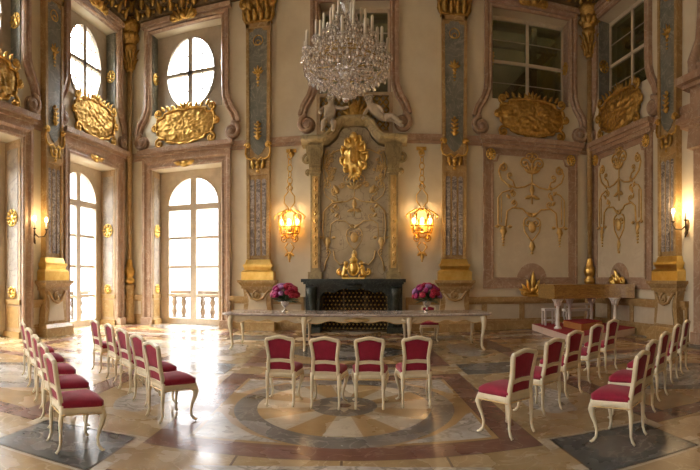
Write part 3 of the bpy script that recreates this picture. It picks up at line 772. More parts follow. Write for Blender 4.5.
def corner_col(x, y, label):
    t = thing('corner_column', label, 'column', (x, y, 0), 'slender columns in the room corners')
    obj('pedestal', MB().lathe([(.24, 0), (.24, .22), (.18, .30), (.16, 1.2), (.20, 1.30), (.22, 1.42), (.16, 1.46)], (x, y, 0), 12), 'ochre', t)
    obj('gilded_base', MB().lathe([(.12, 1.46), (.19, 1.52), (.20, 1.64), (.12, 1.70), (.17, 1.78), (.20, 1.9), (.18, 2.02), (.12, 2.1), (.12, 2.2), (.085, 2.32), (.08, 2.36)], (x, y, 0), 14), 'gold', t)
    obj('shaft', MB().lathe([(.075, 2.3), (.09, 6.0), (.12, 6.05), (.12, 6.2), (.09, 6.25), (.10, 9.3)], (x, y, 0), 14), 'ochre', t)
    m = MB().lathe([(.13, 9.25), (.13, 9.33), (.11, 9.38), (.13, 9.75), (.22, 10.0), (.27, 10.06), (.27, 10.2)], (x, y, 0), 12)
    for row in range(2):
        for k in range(10):
            a = 2 * pi * (k + .5 * row) / 10
            old = m.fr; m.fr = lambda u, d, z, a=a: (x + cos(a) * (.11 + d) - sin(a) * u, y + sin(a) * (.11 + d) + cos(a) * u, z)
            m.leafb(0, .02 + .04 * row, 9.36 + .3 * row, .38, .06, pi / 2, .05, .9); m.fr = old
    m.lathe([(.22, 10.2), (.30, 10.35), (.26, 10.6), (.38, 10.8), (.42, 11.0)], (x, y, 0), 12)
    for k in range(9):
        a = 2 * pi * k / 9; m.ball((x + .27 * cos(a), y + .27 * sin(a), 10.5), .12, 7, 5, (1, 1, 1.3), .5, 4)
    obj('capital', m, 'gold_old_dim', t)
corner_col(LEFTX + .2, BACKY - .2, 'slender gilded column in the corner between the two window walls')
corner_col(6.92 - .15, BACKY - .22, 'slender gilded column in the dim corner behind the keyboard instrument')

# ------------------------------------------------------------------ string course, dado, entablature
def strip(fr, a, b, holes):
    """intervals of [a,b] left after removing holes"""
    cuts = sorted(holes); out = []; x = a
    for h0, h1 in cuts:
        if h0 > x: out.append((x, min(h0, b)))
        x = max(x, h1)
    if x < b: out.append((x, b))
    return [(p, q) for p, q in out if q - p > .03]
WO = HW + OUT
lst = {'left': (LEFT, -4, BACKY, [(u - WO, u + WO) for u in (-1.9, 2.6, 7.87, 12.65)]),
       'back': (BACK, LEFTX, 6.92, [(-6.82 - WO, -6.82 + WO), (4.74 - WO, 4.74 + WO)]),
       'right': (RIGHT, 0, RIGHT_LEN, [(R2C - WO, R2C + WO)])}
for side, (fr, a, b, hs) in lst.items():
    for p, q in strip(fr, a, b, hs + ([(-1.03 - 1.55, -1.03 + 1.55)] if side == 'back' else [])):
        m = MB(fr); m.box(p, q, -.02, .06, ZC0 + .02, ZC0 + .12); m.box(p, q, -.02, .10, ZC0 + .12, ZC1 - .02); trim(m, 'pink')
    hd = [(u - WO, u + WO) for u in (-1.9, 2.6, 7.87, 12.65)] if side == 'left' else [(-6.82 - WO, -6.82 + WO), (-1.03 - 1.62, -1.03 + 1.62)] if side == 'back' else [(DRU - .35, DRU + 3.0)]
    m = MB(fr); pn = MB(fr)
    for p, q in strip(fr, a, b, hd):
        m.box(p, q, -.02, .10, 0, .30); m.box(p, q, -.02, .06, .30, .36); m.box(p, q, -.02, .08, .84, .92); m.box(p, q, -.02, .15, .92, 1.08)
        n = max(1, round((q - p) / 1.3)); w = (q - p) / n
        for i in range(n + 1): m.box(max(p, p + i * w - .09), min(q, p + i * w + .09), -.02, .07, .34, .86)
        pn.box(p, q, -.02, .03, .30, .9)
    o = obj('baseboard_' + side, m, 'ochre', kind='structure'); obj('dado_panel', pn, 'plaster_pale', o)
    m = MB(fr); m.box(a, b, -.02, .30, 10.95, 11.2); m.box(a, b, -.02, .42, 11.2, 11.7); m.box(a, b, -.02, .75, 11.7, 11.95); m.box(a, b, -.02, .95, 11.95, 12.2); m.box(a, b, -.02, .5, 12.2, CEIL)
    ent = trim(m, 'carving')
    m = MB(fr); lo_, hi_ = {'left': (9.5, BACKY), 'back': (LEFTX, 6.9), 'right': (0, 5)}[side]; q = lo_ + .2
    while q < hi_ - .1:
        m.leafb(q, .31, 10.96, .36, .12, pi / 2, .06, .8); m.leafb(q + .22, .43, 11.25, .40, .10, pi / 2, .05, .8); m.ball((q + .22, .36, 11.08), .06, 6, 5); q += .44
    obj('gilt_frieze', m, 'gold_old_dim', ent)

# ------------------------------------------------------------------ wall panels with gilt arabesques
def arabesque(m, uc, zc, s, d, r=.03):
    """symmetrical bandelwerk about uc; coordinates in metres for s=1, z relative to zc"""
    for sx in (-1, 1):
        def T(pts, rad=r): m.tube([(uc + sx * a * s, d, zc + b * s) for a, b in pts], [rad] * len(pts), 6)
        def SC(a, b, rr, turns, a0, sg, rad=r): m.scroll(uc + sx * a * s, zc + b * s, rr * s, turns, a0 if sx > 0 else pi - a0, d, rad, sgn=sg * sx)
        SC(.22, 1.55, .20, 1.4, pi * .95, -1, r * 1.4)
        SC(.10, 1.75, .14, 1.0, pi, -1)
        T([(0, .95), (.25, .82), (.5, .78), (.75, .84), (.98, 1.02), (1.06, 1.25), (1.0, 1.45), (.86, 1.5)], r * 1.2)
        SC(.93, 1.38, .14, 1.3, pi / 2, 1, r * 1.3)
        T([(.55, .80), (.62, 1.0), (.78, 1.06)], r); SC(.70, 1.16, .10, 1.2, -pi / 2, 1)
        T([(.70, .70), (.95, .62), (1.08, .45), (1.08, -.35), (.98, -.42), (.84, -.42)], r)
        T([(.98, .50), (.98, -.30)], r * .7)
        T([(.84, -.42), (.80, .05), (.62, .17), (.3, .14), (.18, .02), (0, 0)], r * 1.2)
        SC(.58, .30, .11, 1.2, -pi / 2, -1); SC(.62, .58, .10, 1.1, pi / 2, 1)
        for k in range(4): m.leafb(uc + sx * (.66 + .05 * sin(k)) * s, d - .01, zc + (.28 + .16 * k) * s, .17 * s, .05 * s, pi / 2 + (.7 if k % 2 else -.7), .025)
        # lamp-shaped drops
        m.leafb(uc + sx * .92 * s, d, zc - .42 * s, .30 * s, .10 * s, -pi / 2, .03)
        for k in range(4): m.ball((uc + sx * .92 * s, d, zc - (.72 + .09 * k) * s), (.05 - .008 * k) * s + .008, 6, 4)
        m.leafb(uc + sx * 1.05 * s, d, zc - .42 * s, .14 * s, .05 * s, 0 if sx > 0 else pi, .02); m.leafb(uc + sx * .78 * s, d, zc - .42 * s, .14 * s, .05 * s, pi if sx > 0 else 0, .02)
        SC(.13, -.28, .16, 1.3, pi / 2, -1, r * 1.2)
        T([(.28, -.30), (.24, -.55), (.12, -.72), (0, -.85)], r)
        m.leafb(uc, d, zc + .55 * s, .26 * s, .06 * s, -sx * .35 if sx > 0 else pi + .35, .025)
        m.leafb(uc, d, zc - .10 * s, .22 * s, .05 * s, .6 if sx > 0 else pi - .6, .025)
    m.tube([(uc, d, zc + 1.9 * s), (uc, d, zc + .3 * s)], r, 6)
    for k in range(5): m.leafb(uc, d, zc + 1.25 * s, .3 * s, .06 * s, pi / 2 + (k - 2) * .55, .03)
    m.leafb(uc, d, zc + .9 * s, .35 * s, .07 * s, -pi / 2, .03)
    m.ball((uc, d + .02, zc - .42 * s), .13 * s, 8, 6, (1, .5, 1.4))
    m.leafb(uc, d, zc - .85 * s, .34 * s, .09 * s, -pi / 2, .03); m.ball((uc, d, zc - 1.22 * s), .05 * s, 6, 4)
def wall_panel(fr, uc, label, dim):
    p0 = fr(uc, .05, 1.45); t = thing('wall_panel', label, 'wall panel', p0, 'gilt arabesque wall panels')
    hw, z0, z1, n = 1.50, 1.48, 5.88, .33
    path = [(uc - hw, z0), (uc - hw, z1 - n), (uc - hw + .06, z1 - n), (uc - hw + n * .8, z1 - n * .8), (uc - hw + n, z1 - .06), (uc - hw + n, z1), (uc + hw - n, z1), (uc + hw - n, z1 - .06), (uc + hw - n * .8, z1 - n * .8), (uc + hw - .06, z1 - n), (uc + hw, z1 - n), (uc + hw, z0)]
    m = MB(fr).box(uc - hw - .12, uc + hw + .12, 0, .02, z0 - .1, z1 + .06); obj('border', m, 'pink', t)
    m = MB(fr).box(uc - hw + .17, uc + hw - .17, 0, .04, z0 + .2, z1 - .15); obj('field', m, 'plaster_pale', t)
    m = MB(fr).sweep([(uc - hw + .17, z0 + .2), (uc - hw + .17, z1 - .4), (uc - hw + .3, z1 - .37), (uc - hw + .38, z1 - .15), (uc + hw - .38, z1 - .15), (uc + hw - .3, z1 - .37), (uc + hw - .17, z1 - .4), (uc + hw - .17, z0 + .2)], [(-.03, .02), (-.03, .07), (.03, .07), (.03, .02)], closed=True)
    m.sweep([(uc - hw - .12, z0 - .1), (uc - hw - .12, z1 + .06), (uc + hw + .12, z1 + .06), (uc + hw + .12, z0 - .1)], [(-.05, 0), (-.05, .07), (.03, .07), (.03, 0)], closed=True)
    obj('moulding', m, 'pink', t)
    lun = [(uc + .52 * cos(pi * i / 20), z0 + .18 + .52 * sin(pi * i / 20)) for i in range(21)]
    obj('lunette', MB(fr).prism(lun, .0, .055), 'pink', t)
    m = MB(fr); arabesque(m, uc, 3.82, 1.07, .06, .025); obj('gilt_arabesque', m, 'gilt_line', t)
    for sx in (-1, 1):
        m = MB(); X = Vector(fr(1, 0, 0)) - Vector(fr(0, 0, 0)); Nn = Vector(fr(0, 1, 0)) - Vector(fr(0, 0, 0))
        medallion(m, fr(uc + sx * (hw - .1), .06, z1 - .17), X, (0, 0, 1), .15, Nn); obj('gilt_rosette', m, 'gold_leaf', t)
    m = MB(fr); zb = 1.08 if not dim else 1.42
    kq = .95 if not dim else .6; m.leafb(uc, .12, zb + .06, .80 * kq, .10, pi / 2, .06)
    for k in (-3, -2, -1, 1, 2, 3): m.leafb(uc + .04 * k, .11, zb + .06, (.62 - .06 * abs(k)) * kq, .075, pi / 2 - k * .36, .06)
    for sx in (-1, 1): m.scroll(uc + sx * .26, zb + .14, .14, 1.3, pi / 2, .14, .05, sgn=-sx)
    m.ball((uc, .14, zb + .22), .11, 8, 6); m.box(uc - .2, uc + .2, .02, .2, zb, zb + .07)
    obj('gilt_palmette', m, 'gold_leaf', t)
wall_panel(BACK, 4.74, 'pink framed wall panel with gilt scrolls on the back wall, left of the corner', False)
wall_panel(RIGHT, R2C, 'pink framed wall panel with gilt scrolls on the right wall, seen at an angle', True)

# ------------------------------------------------------------------ fireplace, overmantel, putti, grille
FU = -1.03
def fireplace():
    p0 = BACK(FU, .4, 0); fr = BACK
    t = thing('marble_fireplace', 'black marble fireplace with curved opening behind the long table', 'fireplace', (p0[0], p0[1], 0))
    for sx in (-1, 1):
        m = MB(fr); a, b = sorted((FU + sx * 1.02, FU + sx * 1.52)); m.box(a, b, 0, .62, .0, .16)
        prof = [(1.06, .16), (1.10, .5), (1.04, .9), (1.06, 1.3), (1.06, 1.5), (1.50, 1.5), (1.50, .16)]
        pp = [(FU + sx * u, z) for u, z in prof]; m.prism(pp, 0, .48)
        m.tube([(FU + sx * 1.28, .50, .2), (FU + sx * 1.26, .52, .8), (FU + sx * 1.28, .58, 1.15), (FU + sx * 1.30, .62, 1.4)], [.10, .09, .14, .17], 8)
        obj('jamb', m, 'black', t)
    m = MB(fr)
    top = [(1.06, 1.5), (1.06, 1.05), (.98, 1.2), (.85, 1.27), (.62, 1.22), (.5, 1.3), (.25, 1.36), (0, 1.38)]
    poly = [(FU - u, z) for u, z in top] + [(FU + u, z) for u, z in reversed(top[:-1])]
    m.prism(poly, 0, .46)
    m.dome([(FU + .3 * cos(q), 1.44 + .12 * sin(q)) for q in [2 * pi * i / 16 for i in range(16)]], .44, .1, 3)
    obj('lintel', m, 'black', t)
    m = MB(fr); m.box(FU - 1.54, FU + 1.54, 0, .66, 1.5, 1.56); m.box(FU - 1.60, FU + 1.60, 0, .74, 1.56, 1.66)
    obj('mantel_shelf', m, 'black', t)
    m = MB(fr); m.box(FU - 1.02, FU + 1.02, -1.0, -.9, 0, 1.5); m.box(FU - 1.1, FU - 1.02, -1.0, 0, 0, 1.5); m.box(FU + 1.02, FU + 1.1, -1.0, 0, 0, 1.5); m.box(FU - 1.1, FU + 1.1, -1.0, 0, 1.42, 1.52)
    obj('firebox', m, 'soot', t)
    # lattice screen
    s = thing('fire_screen', 'gilded diamond lattice screen closing the black fireplace opening', 'fire screen', (p0[0], p0[1] + .3, 0))
    m = MB(fr); x0, x1, z0, z1 = FU - 1.04, FU + 1.04, .03, 1.38; st = .125; lat = []
    c = x0 - 1.4
    while c < x1:
        for sg in (1, -1):
            a0 = c if sg > 0 else c + 1.35; 
            pts = []
            for i in range(13):
                z = z0 + (z1 - z0) * i / 12; u = a0 + sg * (z - z0)
                if x0 <= u <= x1: pts.append((u, .06, z))
            if len(pts) > 1: m.tube([pts[0], pts[-1]], .014, 4)
        c += st
    obj('lattice', m, 'iron', s)
    m = MB(fr); zz = z0 + st / 2; row = 0
    while zz < z1:
        u = x0 + st / 2 
        while u < x1:
            m.ball((u + (st / 2 if row % 2 else 0), .085, zz), .03, 5, 4); u += st
        zz += st; row += 1
    o = obj('gilt_studs', m, 'gold_leaf', s); o['kind'] = 'stuff'
    m = MB(fr); m.sweep([(x0, z0), (x0, z1), (x1, z1), (x1, z0)], [(-.05, .03), (-.05, .10), (.0, .10), (.0, .03)], closed=True)
    for u in (FU - .35, FU + .35): m.box(u - .02, u + .02, .03, .10, z0, z1)
    obj('screen_frame', m, 'iron', s)
fireplace()
def overmantel():
    fr = BACK; p0 = fr(FU, .2, 1.66)
    t = thing('carved_overmantel', 'tall marble overmantel with gilt reliefs above the black fireplace', 'overmantel', p0)
    m = MB(fr)
    arch = [(-1.1, 1.66), (-1.1, 5.75), (-.86, 5.8), (-.55, 6.05), (-.40, 6.35), (-.32, 6.42), (0, 6.45), (.32, 6.42), (.40, 6.35), (.55, 6.05), (.86, 5.8), (1.1, 5.75), (1.1, 1.66)]
    m.prism([(FU + a, z) for a, z in arch], 0, .16); obj('marble_field', m, 'overmantel', t)
    for sx in (-1, 1):
        m = MB(fr); c = FU + sx * 1.23
        m.box(c - .22, c + .22, 0, .34, 1.66, 1.88); m.box(c - .15, c + .15, 0, .26, 1.88, 5.25)
        m.box(c - .19, c + .19, 0, .30, 4.98, 5.08)
        m.prism([(c - .17, 5.08), (c + .17, 5.08), (c + .20, 5.4), (c + .27, 5.62), (c + .27, 5.86), (c - .27, 5.86), (c - .27, 5.62), (c - .20, 5.4)], 0, .36)
        for k in range(5): m.box(c - .15 + .068 * k, c - .115 + .068 * k, .35, .40, 5.15, 5.75)
        side = obj('side_pilaster', m, 'mantel_frame', t)
        m = MB(fr); m.prism([(c - .09, 2.0), (c + .09, 2.0), (c + .09, 4.9), (c - .09, 4.9)], .25, .275)
        for k in range(11):
            zz = 2.1 + k * .26; m.scroll(c, zz + .1, .075, 1.0, pi / 2 + (k % 2) * pi, .28, .022, sgn=1 if k % 2 else -1); 
            m.leafb(c, .27, zz, .16, .035, pi / 2, .02)
        obj('gilt_strapwork', m, 'gilt_line', side)
        m = MB(fr)
        m.scroll(c + sx * .26, 5.45, .16, 1.4, pi / 2, .22, .05, sgn=-sx); m.scroll(c + sx * .22, 5.05, .10, 1.2, -pi / 2, .22, .04, sgn=sx)
        obj('console_scroll', m, 'mantel_frame', side)
    # cornice with a raised, curved middle
    path = [(-1.66, 5.92), (-.96, 5.92), (-.78, 5.98), (-.60, 6.16), (-.46, 6.42), (-.34, 6.50), (.34, 6.50), (.46, 6.42), (.60, 6.16), (.78, 5.98), (.96, 5.92), (1.66, 5.92)]
    m = MB(fr).sweep([(FU + a, z) for a, z in path], [(-.06, 0), (-.06, .28), (.0, .32), (.06, .38), (.12, .46), (.19, .48), (.23, .46), (.23, 0)])
    obj('cornice', m, 'mantel_frame', t)
    m = MB(fr)
    for sx in (-1, 1):
        for (pts) in ([(.14, 5.75), (.5, 5.72), (.85, 5.55), (.92, 5.2), (.80, 4.9), (.86, 4.6)], [(.95, 5.6), (.99, 5.1), (.93, 4.8)]):
            m.tube([(FU + sx * a, .18, z) for a, z in pts], .022, 5)
        for k in range(22): 
            q = random.random(); m.scroll(FU + sx * (.62 + .38 * random.random()), 4.75 + .95 * q * (1 if True else 0), .05 + .05 * random.random(), 1.1, random.random() * 6, .18, .018, sgn=random.choice((-1, 1)), sides=5)
    arabesque(m, FU, 3.35, .92, .165, .014)
    for sx in (-1, 1):
        m.tube([(FU + sx * a, .18, z) for a, z in [(.35, 4.1), (.7, 4.05), (.95, 3.8), (1.0, 3.3), (.95, 2.8), (.75, 2.5), (.9, 2.2), (.95, 1.9)]], .024, 5)
        m.tube([(FU + sx * a, .18, z) for a, z in [(.2, 2.2), (.45, 2.1), (.62, 2.3), (.66, 2.55)]], .022, 5)
        m.scroll(FU + sx * .62, 4.45, .13, 1.4, 0, .18, .028, sgn=sx); m.scroll(FU + sx * .38, 4.62, .10, 1.4, pi, .18, .026, sgn=-sx)
        m.leafb(FU + sx * .5, .17, 4.35, .3, .08, pi / 2 - sx * .5, .03)
    obj('gilt_arabesque', m, 'gilt_dim', t)
    # shield
    N = 110; out = []
    for i in range(N):
        a = 2 * pi * i / N; w = 1 + .06 * cos(11 * a + .4) + .05 * cos(3 * a + pi / 2)
        out.append((FU + .39 * cos(a) * w, 5.52 + .60 * sin(a) * w))
    m = MB(fr).dome(out, .24, .10, 8, lambda u, z, r: .06 * noise.noise(Vector((u * 8, z * 8, 1))) * min(1, r * 2), back=.15, power=3)
    m.tube([(u, .27, z) for u, z in out], [.042 + .016 * cos(11 * 2 * pi * i / N) for i in range(N)], 6, closed=True)
    for k in range(10):
        a = 2 * pi * k / 10 + .15; m.leafb(FU + .26 * cos(a), .30, 5.52 + .42 * sin(a), .2, .06, a, .035)
    for k in range(5): m.leafb(FU, .25, 4.98, .3 - .03 * abs(k - 2), .06, -pi / 2 + (k - 2) * .45, .04)
    m.ball((FU, .36, 6.12), .11, 8, 6)
    sh = obj('gilt_shield', m, 'gold_leaf', t)
    m = MB(fr).dome([(FU + .22 * cos(q), 5.52 + .33 * sin(q)) for q in [2 * pi * i / 24 for i in range(24)]], .30, .12, 5)
    for sx in (-1, 0, 1): m.box(FU + sx * .09 - .02, FU + sx * .09 + .02, .36, .43, 5.3, 5.75)
    obj('shield_boss', m, 'gold', sh)
    m = MB(fr)
    fr_b = [(FU + .47 * a, z) for a, z in ()]
    # crest on the shelf
    c = thing('gilt_crest', 'small gilded crown and scroll ornament standing on the black mantel shelf', 'ornament', BACK(FU, .45, 1.66))
    m = MB(fr); m.box(FU - .34, FU + .34, .36, .54, 1.66, 1.71)
    m.dome([(FU + .15 * cos(q), 1.97 + .2 * sin(q)) for q in [2 * pi * i / 20 for i in range(20)]], .47, .08, 4, back=.38)
    m.tube([(FU + .16 * cos(q), .46, 1.97 + .21 * sin(q)) for q in [2 * pi * i / 20 for i in range(20)]], .03, 6, closed=True)
    m.lathe([(.09, 0), (.14, .10), (.13, .13), (.07, .18), (.035, .24), (.045, .27), (.0, .32)], (FU, .45, 2.14), 10)
    for sx in (-1, 1):
        m.tube([(FU + sx * .36, .45, 1.71), (FU + sx * .30, .45, 1.80), (FU + sx * .27, .46, 1.95), (FU + sx * .25, .47, 2.08)], [.06, .085, .08, .055], 8)
        m.ball((FU + sx * .235, .50, 2.14), .075, 8, 6, (1, 1, 1), .3, 5)
        m.tube([(FU + sx * .26, .50, 2.0), (FU + sx * .19, .54, 1.96), (FU + sx * .15, .55, 2.0)], .03, 6)
        m.tube([(FU + sx * .30, .46, 1.78), (FU + sx * .20, .53, 1.78), (FU + sx * .18, .55, 1.72)], .04, 6)
        m.scroll(FU + sx * .42, 1.86, .11, 1.2, pi / 2, .45, .035, sgn=-sx)
    obj('crown_and_scrolls', m, 'gold_leaf', c)
overmantel()
def grille():
    fr = BACK; t = thing('lattice_grille', 'gilded lattice grille behind the putti, under the chandelier', 'grille', fr(FU, .1, 6.3))
    x0, x1, z0, z1 = FU - 1.15, FU + 1.15, 6.30, 7.5
    m = MB(fr).box(x0, x1, 0, .02, z0, z1); obj('backing', m, 'attic', t)
    m = MB(fr)
    c = -2.6
    while c < 2.6:
        for sg in (1, -1):
            pts = []
            for i in range(25):
                z = z0 + (z1 - z0) * i / 24; u = FU + c + sg * (z - (z0 + z1) / 2) * .85
                if x0 <= u <= x1: pts.append((u, .05, z))
            if len(pts) > 1: m.tube([pts[0], pts[-1]], .022, 5)
        c += .2
    obj('lattice', m, 'gold_old_dim', t)
    m = MB(fr).sweep([(x0, z0), (x0, z1), (x1, z1), (x1, z0)], [(-.05, 0), (-.05, .10), (.06, .10), (.06, 0)], closed=True); obj('grille_frame', m, 'tan', t)
    m = MB(fr)
    for k in range(-3, 4): m.leafb(FU + .03 * k, .14, 6.75, .72 - .1 * abs(k), .09, pi / 2 - k * .3, .06)
    m.ball((FU, .2, 6.95), .19, 9, 7, (1, .6, 1.4), .4, 4)
    obj('gilt_crest', m, 'gold_old_dim', t)
grille()
def putto(name, joints, edges, label, loc):
    """joints {name:(x,y,z,r)}"""
    me = bpy.data.meshes.new(name); keys = list(joints)
    me.from_pydata([joints[k][:3] for k in keys], [(keys.index(a), keys.index(b)) for a, b in edges], [])
    joints = {k: tuple(q * 1.22 for q in v) for k, v in joints.items()}
    for v_, k in zip(me.vertices, keys): v_.co = joints[k][:3]
    o = bpy.data.objects.new(name, me); C.objects.link(o); o.location = loc; ORG[o.name] = Vector(loc)
    sk = o.modifiers.new('skin', 'SKIN')
    layer = me.skin_vertices[0] if me.skin_vertices else None
    if layer is None:
        bm = bmesh.new(); bm.from_mesh(me); bm.verts.layers.skin.verify(); bm.to_mesh(me); bm.free(); layer = me.skin_vertices[0]
    for i, k in enumerate(keys):
        r = joints[k][3]; layer.data[i].radius = (r, r); layer.data[i].use_root = (k == 'pelvis')
    sb = o.modifiers.new('sub', 'SUBSURF'); sb.levels = 2; sb.render_levels = 2
    me.materials.append(M['putto']); sk.use_smooth_shade = True
    tag(o, label, 'statue', 'stucco putti on the overmantel cornice')
    return o
E0 = [('pelvis', 'belly'), ('belly', 'chest'), ('chest', 'neck'), ('neck', 'head'), ('head', 'crown')] + [(a + s, b + s) for s in 'lr' for a, b in (('sh', 'el'), ('el', 'wr'), ('wr', 'hd'), ('hip', 'kn'), ('kn', 'an'), ('an', 'toe'))] + [('chest', 'shl'), ('chest', 'shr'), ('pelvis', 'hipl'), ('pelvis', 'hipr')]
def face(o, c, r):
    c = tuple(q * 1.22 for q in c); r = r * 1.22
    m = MB()
    L = Vector(o.location)
    def A(p): return tuple(L + Vector(p))
    m.ball(A((c[0], c[1] - r * .98, c[2] - r * .1)), r * .22, 6, 5)
    m.ball(A((c[0] - r * .45, c[1] - r * .75, c[2] - r * .35)), r * .35, 6, 5); m.ball(A((c[0] + r * .45, c[1] - r * .75, c[2] - r * .35)), r * .35, 6, 5)
    m.tube([A((c[0] - r * .3, c[1] - r * .93, c[2] - r * .5)), A((c[0], c[1] - r * 1.0, c[2] - r * .53)), A((c[0] + r * .3, c[1] - r * .93, c[2] - r * .5))], r * .09, 5)
    obj('face', m, 'putto', o)
    m = MB()
    for k in range(16):
        a = 2 * pi * k / 16; q = .35 + .5 * (k % 3) / 3
        m.ball(A((c[0] + r * .85 * cos(a) * sin(q + .5), c[1] + r * .3 + r * .8 * sin(a) * sin(q + .5), c[2] + r * .85 * cos(q))), r * .34, 6, 5, (1, 1, 1), .3, 4)
    obj('curly_hair', m, 'putto', o)
_, zc_ = BACK.at(328, 131, .3); ul, _ = BACK.at(329, 131, .3)
JL = {'pelvis': (0, 0, .36, .13), 'belly': (.01, -.02, .50, .135), 'chest': (.03, -.02, .66, .125), 'neck': (.05, -.02, .78, .06), 'head': (.06, -.03, .88, .115), 'crown': (.065, -.02, .98, .09),
      'shl': (-.12, -.02, .70, .06), 'ell': (-.24, -.08, .58, .05), 'wrl': (-.20, -.2, .50, .04), 'hdl': (-.16, -.25, .50, .035),
      'shr': (.17, -.02, .69, .06), 'elr': (.32, -.06, .64, .05), 'wrr': (.46, -.08, .66, .04), 'hdr': (.52, -.08, .68, .035),
      'hipl': (-.08, -.03, .32, .10), 'knl': (-.12, -.24, .26, .075), 'anl': (-.14, -.22, .05, .05), 'toel': (-.15, -.30, .035, .035),
      'hipr': (.09, -.03, .32, .10), 'knr': (.15, -.22, .24, .075), 'anr': (.12, -.18, .05, .05), 'toer': (.13, -.26, .035, .035)}
pl_ = putto('putto_statue', JL, E0, 'stucco putto sitting upright at the left end of the overmantel cornice', (ul, BACKY - .26, 6.19))
face(pl_, (.06, -.03, .90), .115)
JR = {'pelvis': (.16, 0, .12, .125), 'belly': (.06, -.02, .22, .13), 'chest': (-.06, -.03, .36, .125), 'neck': (-.13, -.03, .47, .06), 'head': (-.16, -.05, .57, .115), 'crown': (-.17, -.04, .67, .09),
      'shl': (-.18, -.04, .36, .06), 'ell': (-.27, -.1, .22, .05), 'wrl': (-.30, -.16, .08, .04), 'hdl': (-.34, -.2, .05, .035),
      'shr': (.04, -.05, .42, .06), 'elr': (.14, -.14, .34, .05), 'wrr': (.18, -.22, .24, .04), 'hdr': (.2, -.26, .2, .035),
      'hipl': (.24, -.04, .12, .10), 'knl': (.44, -.14, .16, .075), 'anl': (.60, -.14, .0, .05), 'toel': (.68, -.18, -.03, .035),
      'hipr': (.26, .04, .14, .10), 'knr': (.48, .02, .10, .075), 'anr': (.66, .0, -.06, .05), 'toer': (.73, -.05, -.08, .035)}
ur, _ = BACK.at(377, 131, .3)
pr_ = putto('putto_statue', JR, E0, 'stucco putto reclining on the right slope of the overmantel cornice', (ur - .05, BACKY - .26, 6.52))
face(pr_, (-.16, -.05, .59), .115)

# ------------------------------------------------------------------ hanging lantern sconces, wall sconces
def hanging(u, label):
    fr = BACK; d = .30; t = thing('wall_lantern', label, 'wall lantern', fr(u, .15, 3.3), 'hanging gilt lanterns beside the fireplace')
    m = MB(fr)
    m.box(u - .16, u + .16, 0, .05, 5.75, 5.86); m.tube([(u, .03, 5.8), (u, .2, 5.8), (u, d - .05, 5.72)], .025, 6)
    m.dome([(u + .1 * cos(q), 5.7 + .1 * sin(q)) for q in [2 * pi * i / 12 for i in range(12)]], 0, .05, 2); obj('wall_bracket', m, 'gold', t)
    m = MB(fr); z = 5.70; k = 0
    while z > 4.68:
        h = .23; w = .075 if k % 2 == 0 else .045
        m.tube([(u + w * cos(q), d - .05 + (.02 if k % 2 else 0), z - h / 2 + h / 2 * sin(q)) for q in [2 * pi * i / 12 for i in range(12)]], .017, 5, closed=True); z -= h * .86; k += 1
    obj('chain', m, 'gold', t)
    m = MB(fr)
    for sx in (-1, 1):
        m.tube([(u, d, 4.66), (u + sx * .10, d, 4.55), (u + sx * .04, d, 4.44), (u + sx * .17, d, 4.28), (u + sx * .17, d, 4.08), (u + sx * .05, d, 3.92), (u, d, 3.78)], .022, 6)
    m.ball((u, d, 4.68), .05, 7, 5); m.ball((u, d, 3.82), .05, 7, 5)
    for a in range(6):
        q = pi / 3 * a; cx, cy = cos(q), sin(q)
        m.tube([(u, d, 3.80), (u + .16 * cx, d + .12 * cy, 3.84), (u + .38 * cx, d + .2 * cy, 3.74), (u + .50 * cx, d + .22 * cy, 3.64), (u + .47 * cx, d + .21 * cy, 3.55)], .026, 6)
        m.tube([(u + .36 * cx, d + .18 * cy, 3.70), (u + .35 * cx, d + .2 * cy, 3.4), (u + .30 * cx, d + .18 * cy, 3.12), (u + .14 * cx, d + .12 * cy, 2.95), (u, d, 2.98)], .022, 6)
    for zz, rr in ((3.10, .29), (3.32, .345)):
        m.tube([(u + rr * cos(q), d + rr * .66 * sin(q), zz) for q in [2 * pi * i / 18 for i in range(18)]], .024, 6, closed=True)
    for sx in (-1, 1):
        m.scroll(u + sx * .16, 2.92, .13, 1.2, pi / 2, d, .026, sgn=-sx)
        m.tube([(u + sx * .05, d, 2.80), (u + sx * .15, d, 2.66), (u + sx * .06, d, 2.52), (u, d, 2.46)], .024, 6)
        m.leafb(u, d, 2.5, .2, .05, -pi / 2 - sx * .9, .025)
    m.leafb(u, d, 2.5, .28, .06, -pi / 2, .03); m.ball((u, d, 2.22), .035, 6, 5)
    obj('lantern_cage', m, 'gold', t)
    for k, (dx, dy) in enumerate(((-.25, 0), (0, .1), (.25, 0), (0, -.08))):
        c = obj('candle', MB(fr).lathe([(.035, 3.14), (.03, 3.36)], (u + dx, d + dy, 0), 8), 'wax', t)
        obj('flame_bulb', MB(fr).ball((u + dx, d + dy, 3.46), .062, 8, 7, (1, 1, 1.7)), 'bulb', c)
    m = MB(fr).lathe([(.20, 3.10), (.31, 3.16), (.32, 3.42), (.30, 3.5)], (u, d, 0), 14, 1, .62); obj('amber_glass', m, 'amber', t)
    L = bpy.data.lights.new('lantern_glow', 'POINT'); L.energy = 28; L.color = (1, .70, .38); L.shadow_soft_size = .12
    lo = bpy.data.objects.new('lantern_glow', L); C.objects.link(lo); lo.location = Vector(fr(u, d + .25, 3.45)) - Vector(t.location); lo.parent = t
M['amber'] = clear_glass('amber_glass', .12, (1.0, .74, .36))
u1, _ = BACK.at(289.5, 230, .3); u2, _ = BACK.at(422, 230, .3)
hanging(u1, 'lit gilt lantern hanging on a chain left of the fireplace overmantel')
hanging(u2, 'lit gilt lantern hanging on a chain right of the fireplace overmantel')
